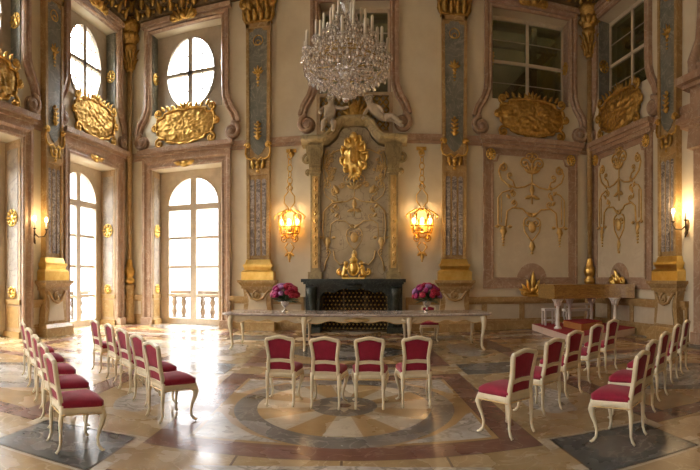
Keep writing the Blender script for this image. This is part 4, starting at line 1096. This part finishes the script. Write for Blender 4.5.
def sconce(fr, u, z, label, e):
    t = thing('wall_sconce', label, 'wall sconce', fr(u, .1, z - .3), 'two-armed wall sconces')
    m = MB(fr); m.dome([(u + .09 * cos(q), z - .1 + .17 * sin(q)) for q in [2 * pi * i / 14 for i in range(14)]], 0, .07, 3); m.leafb(u, .04, z - .2, .22, .06, -pi / 2, .03); obj('backplate', m, 'iron', t)
    for sx in (-1, 1):
        a = MB(fr).tube([(u, .05, z - .1), (u + sx * .08, .15, z - .22), (u + sx * .2, .26, z - .2), (u + sx * .24, .3, z - .1), (u + sx * .24, .3, z - .02)], .02, 6)
        a.lathe([(.02, -.03), (.06, .0), (.05, .01)], (u + sx * .24, .3, z), 8)
        ar = obj('arm', a, 'iron', t)
        obj('candle', MB(fr).lathe([(.022, .01), (.02, .2)], (u + sx * .24, .3, z), 8), 'wax', ar)
        obj('flame_bulb', MB(fr).ball((u + sx * .24, .3, z + .27), .05, 8, 6, (1, 1, 1.7)), 'bulb', ar)
    L = bpy.data.lights.new('sconce_glow', 'POINT'); L.energy = e; L.color = (1, .70, .38); L.shadow_soft_size = .08
    lo = bpy.data.objects.new('sconce_glow', L); C.objects.link(lo); lo.location = Vector(fr(u, .42, z + .32)) - Vector(t.location); lo.parent = t
us, zs_ = LEFT.at(38, 229, .2); sconce(LEFT, us, zs_, 'small lit wall sconce between the left-wall pilaster and nearest window', 11)
us, zs_ = RIGHT.at(682, 221, .2); sconce(RIGHT, us, zs_, 'small lit wall sconce right of the right-wall pilaster', 20)

# ------------------------------------------------------------------ stone doorway at the right edge
def doorway():
    fr = RIGHT; u0, _ = fr.at(694, 200, .1); t = thing('door_1', None, None, fr(u0 + 1.2, .1, 0), kind='structure')
    m = MB(fr)
    w = u0 - .02
    m.box(w, w + .55, -.02, .22, 0, .3); m.box(w + .06, w + .5, -.02, .16, .3, 5.0); m.box(w + .40, w + .55, -.02, .1, 0, 5.2)
    m.prism([(w, 5.0), (w + .5, 5.0), (w + .5, 5.5), (w + .62, 5.9), (w - .02, 5.9), (w + .06, 5.5)], -.02, .34)
    m.box(w + .5, w + 3.0, -.02, .16, 5.0, 5.4); m.box(w - .12, w + 3.0, -.02, .46, 5.5, 5.62); m.box(w - .2, w + 3.0, -.02, .55, 5.62, 5.75)
    m.box(w + .08, w + .55, -.02, .3, 5.75, 6.5); m.box(w - .1, w + 3, -.02, .42, 6.5, 6.6); m.box(w - .22, w + 3, -.02, .56, 6.6, 6.78)
    obj('door_surround', m, 'pink', t)
    obj('door_leaf', MB(fr).box(w + .55, w + 3.0, -.02, .05, 0, 5.0), 'step', t)
    m = MB(fr); m.tube([(w + .2, .2, 6.8), (w + .15, .25, 7.2), (w + .35, .2, 7.7), (w + .4, .2, 8.3), (w + .38, .15, 10.6)], [.2, .16, .13, .12, .12], 8)
    m.scroll(w + .25, 7.0, .24, 1.5, pi / 2, .25, .08); obj('door_scroll', m, 'pink', t)
doorway()

# ------------------------------------------------------------------ chairs
def chair_proto(label, group):
    t = thing('side_chair', label, 'chair', (0, 0, 0), group)
    outl = []
    pts = [(-.195, -.20), (-.21, -.05), (-.235, .12), (-.24, .19), (-.20, .225), (-.10, .235), (0, .25), (.10, .235), (.20, .225), (.24, .19), (.235, .12), (.21, -.05), (.195, -.20)]
    # rail
    m = MB(); n = len(pts)
    dense = []
    for i in range(n):
        a, b = pts[i], pts[(i + 1) % n]
        for k in range(4): dense.append((a[0] + (b[0] - a[0]) * k / 4, a[1] + (b[1] - a[1]) * k / 4))
    N = len(dense); P = []; F = []
    for x, y in dense:
        sc = max((min(1, abs(x) / .23)) ** 4 if y > .18 or y < -.18 else 0, min(1, abs(2 * (y + .2) / .40 - 1)) ** 4 if abs(x) > .19 else 0)
        zb = .392 - .040 * sc - (.012 * max(0, 1 - abs(x) / .07) if y > .18 else 0) - (.008 * max(0, 1 - abs(y) / .06) if abs(x) > .19 else 0)
        for o, z in ((1.0, .452), (1.035, .438), (1.035, zb + .01), (1.0, zb), (.88, zb), (.88, .452)): P.append((x * o, .02 + (y - .02) * o, z))
    for i in range(N):
        j = (i + 1) % N
        for k in range(6):
            k2 = (k + 1) % 6; F.append((i * 6 + k, i * 6 + k2, j * 6 + k2, j * 6 + k))
    m.add(P, F, True); obj('seat_rail', m, 'cream', t)
    g = MB(); g.tube([(x * 1.035, .02 + (y - .02) * 1.035, .382) for x, y in dense], .008, 5, closed=True); obj('gilt_beading', g, 'cream_gilt', t)
    m = MB(lambda u, d, z: (u, z, .44 + d)); m.dome([(x * 1.01, y) for x, y in dense], .055, .045, 7, back=0, power=3.6); obj('seat', m, 'velvet', t)
    # back: tilted plane, d>0 towards the rear
    bk = lambda u, d, z: (u, -.195 - (z - .44) * .17 - d, z)
    H = [(.178, .44), (.184, .52), (.178, .60), (.172, .66), (.184, .76), (.196, .84), (.198, .885), (.178, .915), (.12, .925), (.06, .942), (0, .950)]
    loop = [(-a, z) for a, z in H] + [(a, z) for a, z in reversed(H[:-1])]
    m = MB(bk); m.sweep(loop, [(-.042, -.018), (-.042, .016), (-.03, .026), (-.008, .026), (.004, .014), (.004, -.018)])
    m.sweep([(-.165, .60), (-.08, .612), (0, .618), (.08, .612), (.165, .60)], [(-.022, -.016), (-.022, .018), (.022, .018), (.022, -.016)])
    m.sweep([(-.175, .462), (0, .470), (.175, .462)], [(-.022, -.018), (-.022, .018), (.022, .018), (.022, -.018)])
    obj('back_frame', m, 'cream', t)
    up = [(-.140, .632), (0, .642), (.140, .632), (.148, .74), (.158, .84), (.156, .872), (.12, .886), (.05, .898), (0, .904), (-.05, .898), (-.12, .886), (-.156, .872), (-.158, .84), (-.148, .74)]
    d2 = []
    for i in range(len(up)):
        a, b = up[i], up[(i + 1) % len(up)]
        for k in range(2): d2.append((a[0] + (b[0] - a[0]) * k / 2, a[1] + (b[1] - a[1]) * k / 2))
    m = MB(bk); m.dome(d2, .004, .014, 5, back=-.004); m2 = MB(bk); 
    m.dome(d2, -.004, -.03, 5, back=.0); obj('back_pad', m, 'velvet', t)
    lo = [(-.146, .482), (0, .488), (.146, .482), (.142, .585), (0, .598), (-.142, .585)]
    m = MB(bk); m.dome(lo, .002, .008, 3, back=-.008); obj('lower_pad', m, 'velvet', t)
    for sx in (-1, 1):
        m = MB()       # front cabriole leg
        c = (sx * .205, .185); ox, oy = sx * .72, .70
        sh = [(.43, -.006, .030), (.395, .020, .037), (.35, .036, .034), (.28, .022, .025), (.20, -.008, .019), (.12, -.026, .0155), (.055, -.018, .0155), (.026, .010, .018), (.012, .032, .014), (.020, .050, .009)]
        m.tube([(c[0] + ox * o, c[1] + oy * o, z) for z, o, r in sh], [r for z, o, r in sh], 8)
        m.dome([(0, 0)] * 3, 0, 0, 1) if False else None
        obj('leg', m, 'cream', t)
        m = MB()       # rear leg, raking back
        sh = [(.47, 0, .024), (.40, -.004, .028), (.32, .012, .025), (.20, .012, .018), (.10, .012, .0155), (.045, .030, .0155), (.012, .056, .014)]
        m.tube([(sx * .178, -.20 - o, z) for z, o, r in sh], [r for z, o, r in sh], 8)
        obj('leg', m, 'cream', t)
    return t
def gp(px, py, h=0.0):
    r = (EYE - h) * FL / (py - HZ); th = (px - NX) / FL
    return r * sin(th), r * cos(th)
GRP = 'crimson and cream chairs set out for the ceremony'
def top_at(px, r):  # back-top pixel and measured distance
    th = (px - NX) / FL; return r * sin(th), r * cos(th)
ORD = ['nearest', 'second', 'middle', 'fourth', 'farthest']
rows = []
c4 = [(279.5, 6.12), (324.8, 5.98), (369.5, 5.97), (416.8, 6.05)]
L_out = [(52, 4.66), (44.7, 5.42), (37.3, 6.2), (30.3, 7.05), (24.3, 7.9)]
L_in = [(152.9, 5.56), (138.8, 6.27), (123.2, 6.95), (110, 7.66), (95.5, 8.4)]
R_in = [(523.2, 5.0), (553.8, 5.85), (574.6, 6.72), (596, 7.6), (612.3, 8.45)]
R_out = [(640.5, 4.86), (650.8, 5.7), (663.7, 6.55), (676, 7.6), (685.5, 8.35)]
proto = None
def put(x, y, ang, label):
    """x,y: point under the top of the back; ang: facing direction"""
    global proto
    f = Vector((cos(ang), sin(ang))); p = Vector((x, y)) + f * .25
    rz = ang - pi / 2
    if proto is None:
        proto = chair_proto(label, GRP); proto.location = (p.x, p.y, 0.006); proto.rotation_euler = (0, 0, rz); return proto
    return dup(proto, (p.x, p.y, 0.006), rz, label)
R_ = math.radians
FC4 = ['leftmost', 'second from left', 'third from left', 'rightmost']
for i, (px, r) in enumerate(c4):
    x, y = top_at(px, r); put(x, y + .02, R_([92, 89, 91, 93][i]), 'crimson chair turned away from us, %s of the four before the table' % FC4[i])
def label_row(i, side, row):
    return 'crimson chair, %s of five in the %s block\'s %s row' % (('nearest', 'second nearest', 'middle one', 'second farthest', 'farthest')[i], side, row)
for i, (px, r) in enumerate(L_out):
    x, y = top_at(px, r); put(x, y, R_(56 + [0, 1, -1, 1, 0][i]), label_row(i, 'left', 'wall side'))
for i, (px, r) in enumerate(L_in):
    x, y = top_at(px, r); put(x, y, R_(56 + [-1, 1, 0, -2, 1][i]), label_row(i, 'left', 'inner'))
for i, (px, r) in enumerate(R_in):
    x, y = top_at(px, r); put(x, y, R_(122 + [0, 2, 1, 3, 1][i]), label_row(i, 'right', 'inner'))
for i, (px, r) in enumerate(R_out):
    x, y = top_at(px, r); put(x, y, R_(129 + [0, 1, -1, 1, 0][i]), label_row(i, 'right', 'wall side'))
xb, yb = top_at(428.5, 12.75)
put(xb, yb, R_(-92), 'cream chair standing behind the long table under the right bouquet')

# ------------------------------------------------------------------ long table
def long_table():
    tx, ty, ta = -.72, 11.12, R_(3.2)
    fr = lambda u, d, z: (tx + u * cos(ta) - d * sin(ta), ty + u * sin(ta) + d * cos(ta), z)
    t = thing('console_table', 'long cream rococo table with a grey marble top before the fireplace', 'table', (tx, ty, 0))
    HL, HD = 3.16, .62
    m = MB(fr)
    oc = []
    def rr(hl, hd, r=.12, n=5):
        o = []
        for cx, cy, a0 in ((hl - r, hd - r, 0), (-hl + r, hd - r, pi / 2), (-hl + r, -hd + r, pi), (hl - r, -hd + r, 1.5 * pi)):
            for i in range(n + 1): a = a0 + pi / 2 * i / n; o.append((cx + r * cos(a), cy + r * sin(a)))
        return o
    for (a, z) in (((HL - .03, HD - .03), .815), ((HL, HD), .83), ((HL, HD), .86), ((HL - .02, HD - .02), .872)): oc.append((rr(*a), z))
    n = len(oc[0][0]); P = []; F = []
    for q, z in oc: P += [(x, y, z) for x, y in q]
    for i in range(3):
        for k in range(n): F.append((i * n + k, i * n + (k + 1) % n, (i + 1) * n + (k + 1) % n, (i + 1) * n + k))
    F += [tuple(range(n)), tuple(3 * n + k for k in range(n))]
    m.add(P, F); obj('tabletop', m, 'tabletop', t)
    legs = [-2.93, -1.2, 1.2, 2.93]
    for sy in (-1, 1):
        m = MB(fr); N = 120; P = []; F = []
        for i in range(N + 1):
            u = -2.96 + 5.92 * i / N
            j = max(0, min(2, sum(1 for L in legs[1:3] if u > L))); a, b = legs[j], legs[j + 1]; q = (u - a) / (b - a)
            zb = .695 + .06 * (abs(2 * q - 1) ** 3 * -1) + .026 * cos(4 * 2 * pi * q)
            y = sy * (HD - .10)
            P += [(u, y, .818), (u, y + .03, .818), (u, y + .03, zb), (u, y, zb)]
        for i in range(N):
            for k in range(4): F.append((i * 4 + k, i * 4 + (k + 1) % 4, i * 4 + 4 + (k + 1) % 4, i * 4 + 4 + k))
        m.add(P, F, False); ap = obj('apron', m, 'cream', t)
        g = MB(fr); g.tube([(P[i * 4 + 2][0], sy * (HD - .08), P[i * 4 + 2][2] + .006) for i in range(N + 1)], .012, 5)
        if sy < 0:
            g.dome([(.16 * cos(q), .735 + .06 * sin(q)) for q in [2 * pi * i / 16 for i in range(16)]], -(HD - .1), -.05, 3)
            for sx in (-1, 1): g.leafb(sx * .08, -(HD - .07), .735, .22, .04, 0 if sx > 0 else pi, .02)
        obj('gilt_edge', g, 'cream_gilt', ap)
    for sx in (-1, 1):
        m = MB(fr).box(min(sx * 2.93, sx * 3.0), max(sx * 2.93, sx * 3.0), -(HD - .1), HD - .1, .68, .818)
        obj('end_rail', m, 'cream', t)
    for L in legs:
        for sy in (-1, 1):
            m = MB(fr); o = (1 if L > 0 else -1) if abs(L) > 2 else 0
            sh = [(.80, .0, .062), (.72, .03, .066), (.60, .035, .055), (.42, .012, .040), (.25, -.012, .030), (.10, -.012, .026), (.045, .012, .032), (.020, .04, .022), (.03, .06, .012)]
            m.tube([(L + o * a * .8, sy * (HD - .09 + a), z) for z, a, r in sh], [r for z, a, r in sh], 9)
            if abs(L) < 2:
                for sx in (-1, 1): m.tube([(L, sy * (HD - .09), .60), (L + sx * .06, sy * (HD - .09), .69), (L + sx * .17, sy * (HD - .09), .75)], [.03, .035, .028], 6)
            obj('leg', m, 'cream', t)
    return fr
TF = long_table()
def bouquet(px, label, vlabel, palette, seed):
    rnd = random.Random(seed)
    x, y = gp(px, 311.5, .872)
    z0 = .872
    v = thing('silver_vase', vlabel, 'vase', (x, y, z0))
    m = MB().lathe([(.085, 0), (.09, .012), (.05, .03), (.022, .06), (.028, .08), (.02, .10), (.05, .13), (.095, .18), (.11, .24), (.13, .27), (.118, .265), (.09, .2), (.0, .15)], (x, y, z0), 20)
    obj('bowl_and_foot', m, 'silver', v)
    b = thing('flower_bouquet', label, 'bouquet', (x, y, z0 + .26), 'pink and red bouquets on the long table')
    m = MB()
    for k in range(90):
        a = rnd.random() * 2 * pi; e = rnd.uniform(-.25, 1.2); L = rnd.uniform(.26, .42)
        q0 = Vector((x + .05 * cos(a), y + .05 * sin(a), z0 + .27)); dr = Vector((cos(a) * cos(e), sin(a) * cos(e), sin(e) * .9))
        q1 = q0 + dr * L; w = dr.cross(Vector((0, 0, 1))).normalized() * .035
        mid = q0 + dr * L * .6 + Vector((0, 0, .02))
        m.add([tuple(q0), tuple(mid + w), tuple(q1), tuple(mid - w), tuple(mid - Vector((0, 0, .006)))], [(0, 1, 2), (0, 2, 3), (0, 4, 1), (0, 3, 4), (1, 4, 2), (4, 3, 2)])
    f = obj('foliage', m, 'leaf', b); f['kind'] = 'stuff'
    cs = []
    for k in range(40):
        for tr in range(60):
            a = rnd.random() * 2 * pi; e = rnd.uniform(-.05, pi / 2)
            R = .28
            c = Vector((x + R * 1.12 * cos(a) * cos(e), y + R * .95 * sin(a) * cos(e), z0 + .38 + R * sin(e)))
            if all((c - q).length > .11 for q in cs): cs.append(c); break
        else: continue
        r = rnd.uniform(.055, .08); side = 0 if c.x < x else 1
        mat = rnd.choice(palette[side])
        m = MB().ball(tuple(c), r, 14, 10, (1, 1, .9), .35, 5)
        for j in range(9):
            aa = 2 * pi * j / 9; n_ = (c - Vector((x, y, z0 + .3))).normalized(); s1 = n_.cross(Vector((0, 0, 1)) if abs(n_.z) < .9 else Vector((1, 0, 0))).normalized(); s2 = n_.cross(s1)
            pc = c + (s1 * cos(aa) + s2 * sin(aa)) * r * .75 + n_ * r * .35
            m.ball(tuple(pc), r * .42, 6, 5, (1, 1, 1), .3, 6)
        obj('bloom', m, mat, b)
bouquet(285, 'pink and red flower bouquet at the left end of the long table', 'small silver footed vase holding the left bouquet', [['bloom_pink', 'bloom_magenta', 'bloom_mauve', 'bloom_mauve'], ['bloom_red', 'bloom_red', 'bloom_red', 'bloom_magenta']], 3)
bouquet(427, 'red, pink and mauve flower bouquet right of the table centre', 'small silver footed vase holding the right bouquet', [['bloom_mauve', 'bloom_red', 'bloom_red', 'bloom_magenta'], ['bloom_red', 'bloom_red', 'bloom_magenta', 'bloom_mauve']], 5)

# ------------------------------------------------------------------ chandelier
def chandelier():
    rnd = random.Random(11)
    cx, cy = -.546, 6.2; k = 6.22 / 466.0
    Z = lambda py: EYE + (HZ - py) * k
    t = thing('crystal_chandelier', 'large crystal chandelier with ivory candles hanging before the overmantel', 'chandelier', (cx, cy, Z(98)))
    m = MB().lathe([(.03, Z(92)), (.09, Z(88)), (.05, Z(82)), (.12, Z(74)), (.16, Z(66)), (.07, Z(58)), (.05, Z(50)), (.13, Z(40)), (.16, Z(34)), (.06, Z(26)), (.05, Z(18)), (.11, Z(10)), (.13, Z(4)), (.05, Z(-4)), (.04, Z(-12)), (.09, Z(-18)), (.03, Z(-28)), (.02, Z(-30))], (cx, cy, 0), 14)
    obj('glass_stem', m, 'crystal', t)
    m = MB().tube([(cx, cy, Z(-28)), (cx, cy, CEIL)], .018, 6); m.lathe([(.12, CEIL - .1), (.16, CEIL - .02), (.16, CEIL)], (cx, cy, 0), 12); obj('suspension_rod', m, 'gold_old_dim', t)
    tiers = [(12, .555, 56, 68, .0), (9, .42, 43, 60, .2), (8, .30, 33, 50, .39), (6, .20, 25, 40, .1), (4, .11, 17, 28, .5)]
    drops = MB(); pend = []
    def drop(mb, x, y, z, s):
        mb.lathe([(.0015, 0), (s * .32, -s * .35), (s * .45, -s * .85), (s * .22, -s * 1.3), (.001, -s * 1.55)], (x, y, z), 6, flat=True)
    def bead(mb, x, y, z, s): mb.lathe([(.001, s), (s, 0), (.001, -s)], (x, y, z), 6, flat=True)
    for ti, (n, R, pcup, proot, ph) in enumerate(tiers):
        for i in range(n):
            a = 2 * pi * (i + ph) / n; ca, sa = cos(a), sin(a)
            zc, zr = Z(pcup), Z(proot)
            def q(r, z): return (cx + ca * r, cy + sa * r, z)
            arm = MB().tube([q(.05, zr), q(R * .35, zr - .10), q(R * .7, zr - .10), q(R * .95, zr - .0), q(R, (zr + zc) / 2), q(R, zc)], .012, 6)
            arm.lathe([(.012, zc - .03), (.055, zc - .005), (.06, zc + .01), (.02, zc + .012)], (cx + ca * R, cy + sa * R, 0), 10)
            ar = obj('arm', arm, 'crystal', t)
            cd = MB().lathe([(.019, zc), (.018, zc + .225), (.005, zc + .24)], (cx + ca * R, cy + sa * R, 0), 8); obj('candle', cd, 'wax', ar)
            for j in range(5):
                b = a + 2 * pi * j / 5; drop(drops, cx + ca * R + .055 * cos(b), cy + sa * R + .055 * sin(b), zc - .005, .05)
            pend.append((cx + ca * R, cy + sa * R, zc - .05, .075))
            # bead swag to the next arm
            a2 = 2 * pi * (i + 1 + ph) / n
            for s in range(1, 7):
                f = s / 7; x = cx + R * (ca * (1 - f) + cos(a2) * f); y = cy + R * (sa * (1 - f) + sin(a2) * f)
                zz = zc - .02 - .22 * 4 * f * (1 - f) * (R / .54) ** .5
                bead(drops, x, y, zz, .017)
                if s % 2 == 0: drop(drops, x, y, zz - .012, .05)
            # beads from arm up to the stem
            for s in range(1, 8):
                f = s / 8; bead(drops, cx + ca * R * (1 - f), cy + sa * R * (1 - f), zc + (.38 * f * f), .015)
    # basket rings
    for R, py, n in ((.555, 66, 34), (.50, 72, 32), (.40, 77, 28), (.29, 82, 22), (.19, 87, 16), (.10, 91, 10), (.44, 60, 20), (.34, 52, 16), (.24, 42, 14)):
        for i in range(n):
            a = 2 * pi * (i + rnd.random() * .4) / n; drop(drops, cx + R * cos(a), cy + R * sin(a), Z(py) + rnd.uniform(-.03, .03), rnd.uniform(.05, .075))
            bead(drops, cx + R * cos(a), cy + R * sin(a), Z(py) + .03, .016)
    o = obj('crystal_drops', drops, 'crystal', t); o['kind'] = 'stuff'
    for (x, y, z, s) in pend:
        m = MB(); drop(m, x, y, z, s); obj('crystal_pendant', m, 'crystal', t)
    m = MB()
    for R, py in ((.50, 66), (.34, 56), (.20, 46)):
        m.tube([(cx + R * cos(q), cy + R * sin(q), Z(py)) for q in [2 * pi * i / 30 for i in range(30)]], .009, 5, closed=True)
        for a in range(3): q = 2 * pi * a / 3; m.tube([(cx + R * cos(q), cy + R * sin(q), Z(py)), (cx - R * cos(q), cy - R * sin(q), Z(py))], .007, 5)
    obj('gilt_hoops', m, 'gold_old_dim', t)
    m = MB(); m.ball((cx, cy, Z(99)), .05, 8, 6); m.lathe([(.001, Z(96)), (.05, Z(94)), (.07, Z(91)), (.02, Z(89))], (cx, cy, 0), 10); obj('bottom_finial', m, 'crystal', t)
chandelier()

# ------------------------------------------------------------------ platform, step, keyboard instrument, bench
m = MB(); PL = [(4.62, 14.35), (4.60, 10.80), (7.08, 12.0), (6.85, 14.0), (6.3, 14.38)]
pf = thing('stage_platform', 'low red carpeted platform with pale painted sides in the right corner', 'platform', (5.8, 12.8, .006))
m.plan(PL, .006, .2); obj('platform_side', m, 'platform', pf)
c_ = (5.75, 12.9); m = MB().plan([(c_[0] + (x - c_[0]) * .995, c_[1] + (y - c_[1]) * .995) for x, y in PL], .2, .212); obj('carpet', m, 'carpet', pf)
bx = thing('step_box', 'orange-brown wooden step box with red carpet top on the platform', 'step', (5.8, 12.7, .213))
BXP = [(5.25, 13.2), (5.27, 11.9), (6.2, 12.45), (6.1, 13.35)]
obj('box_side', MB().plan(BXP, .213, .40), 'step', bx)
obj('carpet_top', MB().plan([(5.7 + (x - 5.7) * 1.01, 12.8 + (y - 12.8) * 1.01) for x, y in BXP], .40, .412), 'carpet', bx)
def harpsichord():
    t = thing('harpsichord', 'honey coloured wooden harpsichord on white carved legs on the red platform', 'harpsichord', (5.7, 12.9, .213))
    P = [(4.56, 13.55), (4.66, 12.40), (5.95, 12.62)]
    for i in range(1, 9):
        q = i / 8; P.append((5.95 + 1.08 * q, 12.62 - .66 * q * q + .10 * sin(pi * q)))
    P += [(7.0, 12.3), (6.82, 13.6)]
    cxy = (sum(p[0] for p in P) / len(P), sum(p[1] for p in P) / len(P))
    def sc(k): return [(cxy[0] + (x - cxy[0]) * k, cxy[1] + (y - cxy[1]) * k) for x, y in P]
    obj('case', MB().plan(P, 1.10, 1.46), 'wood', t)
    m = MB().plan(sc(1.015), 1.46, 1.50); obj('lid', m, 'wood', t)
    m = MB(); m.plan(sc(1.012), 1.09, 1.12); obj('base_moulding', m, 'wood', t)
    def lg(x, y):
        m = MB().lathe([(.11, .213), (.12, .25), (.06, .30), (.05, .45), (.06, .62), (.045, .75), (.055, .88), (.09, 1.0), (.17, 1.06), (.19, 1.09)], (x, y, 0), 12)
        for k in range(8):
            a = 2 * pi * k / 8; old = m.fr; m.fr = lambda u, d, z, a=a: (x + cos(a) * (.05 + d) - sin(a) * u, y + sin(a) * (.05 + d) + cos(a) * u, z)
            m.leafb(0, .01, .88, .18, .045, pi / 2, .03, .8); m.fr = old
        obj('leg', m, 'white', t)
    for x, y in ((4.86, 12.66), (6.62, 12.45), (5.55, 13.42), (6.3, 13.42)): lg(x, y)
harpsichord()
def bench():
    x, y = 6.0, 13.85
    t = thing('white_bench', 'white painted bench standing behind the step box under the instrument', 'bench', (x, y, .213))
    obj('seat', MB().box(x - .48, x + .48, y - .16, y + .16, .62, .70), 'white', t)
    obj('stretcher', MB().box(x - .40, x + .40, y - .03, y + .03, .80, .86).box(x - .42, x - .36, y + .10, y + .15, .70, .86).box(x + .36, x + .42, y + .10, y + .15, .70, .86).box(x - .42, x + .42, y + .09, y + .15, .80, .86), 'white', t)
    for sx in (-1, 1):
        for sy in (-1, 1):
            obj('leg', MB().tube([(x + sx * .42, y + sy * .12, .64), (x + sx * .44, y + sy * .13, .5), (x + sx * .40, y + sy * .12, .34), (x + sx * .44, y + sy * .13, .222)], [.035, .04, .028, .03], 8), 'white', t)
bench()
def stool():
    x, y = 5.02, 13.85
    t = thing('white_stool', 'white square stool under the left end of the instrument', 'stool', (x, y, .213))
    obj('seat', MB().box(x - .2, x + .2, y - .17, y + .17, .66, .73), 'white', t)
    for sx in (-1, 1):
        for sy in (-1, 1): obj('leg', MB().box(x + sx * .17 - .025, x + sx * .17 + .025, y + sy * .14 - .025, y + sy * .14 + .025, .213, .66), 'white', t)
    for sy in (-1, 1): obj('stretcher', MB().box(x - .17, x + .17, y + sy * .14 - .02, y + sy * .14 + .02, .34, .38), 'white', t)
stool()

# ------------------------------------------------------------------ daylight
SKY = 28.0
w = bpy.data.worlds.new('overcast_sky'); S.world = w; w.use_nodes = True
nt = w.node_tree; bg = nt.nodes['Background']; bg.inputs[1].default_value = SKY
tc = nt.nodes.new('ShaderNodeTexCoord'); sx_ = nt.nodes.new('ShaderNodeSeparateXYZ'); nt.links.new(tc.outputs['Generated'], sx_.inputs[0])
sky = ramp(nt, sx_.outputs['Z'], [(0.0, (.050, .050, .051)), (.25, (.085, .085, .087)), (.5, (.60, .60, .61)), (.85, (1.0, 1.0, 1.0))])
nt.links.new(sky, bg.inputs[0])
def portal(fr, uc, d, zc, sx, sz):
    L = bpy.data.lights.new('window_portal', 'AREA'); L.shape = 'RECTANGLE'; L.size = sx; L.size_y = sz
    L.cycles.is_portal = True
    o = bpy.data.objects.new('window_portal', L); C.objects.link(o)
    o.location = fr(uc, d, zc); nrm = Vector(fr(0, 1, 0)) - Vector(fr(0, 0, 0))
    o.rotation_euler = nrm.to_track_quat('-Z', 'Z').to_euler()
for nm, fr, uc, low, up in BAYS:
    if low == 'door': portal(fr, uc, -.9, 2.8, 2.6, 5.5)
    if up == 'oval': portal(fr, uc, -.9, 9.0, 2.6, 2.9)
for q in RW: portal(REAR, q, -.9, 2.8, 2.6, 5.5)

# ------------------------------------------------------------------ camera and output
cam = bpy.data.cameras.new('camera'); co = bpy.data.objects.new('camera', cam); C.objects.link(co)
co.location = (0, 0, EYE); co.rotation_euler = (pi / 2, 0, (NX - 350) / FL)
cam.type = 'PANO'
cp = cam if hasattr(cam, 'panorama_type') else cam.cycles
cp.panorama_type = 'CENTRAL_CYLINDRICAL'
cp.central_cylindrical_range_u_min = -350 / FL; cp.central_cylindrical_range_u_max = 350 / FL
cp.central_cylindrical_range_v_min = (HZ - 470) / FL; cp.central_cylindrical_range_v_max = HZ / FL
cp.central_cylindrical_radius = 1.0
cam.clip_end = 200
S.camera = co
S.view_settings.view_transform = 'Standard'; S.view_settings.look = 'None'; S.view_settings.gamma = 1; S.view_settings.use_curve_mapping = False
S.view_settings.exposure = 1.22
S.cycles.max_bounces = 10; S.cycles.diffuse_bounces = 6; S.cycles.transparent_max_bounces = 12; S.cycles.caustics_reflective = False; S.cycles.caustics_refractive = False
S.cycles.sample_clamp_indirect = 6
S.cycles.use_denoising = True
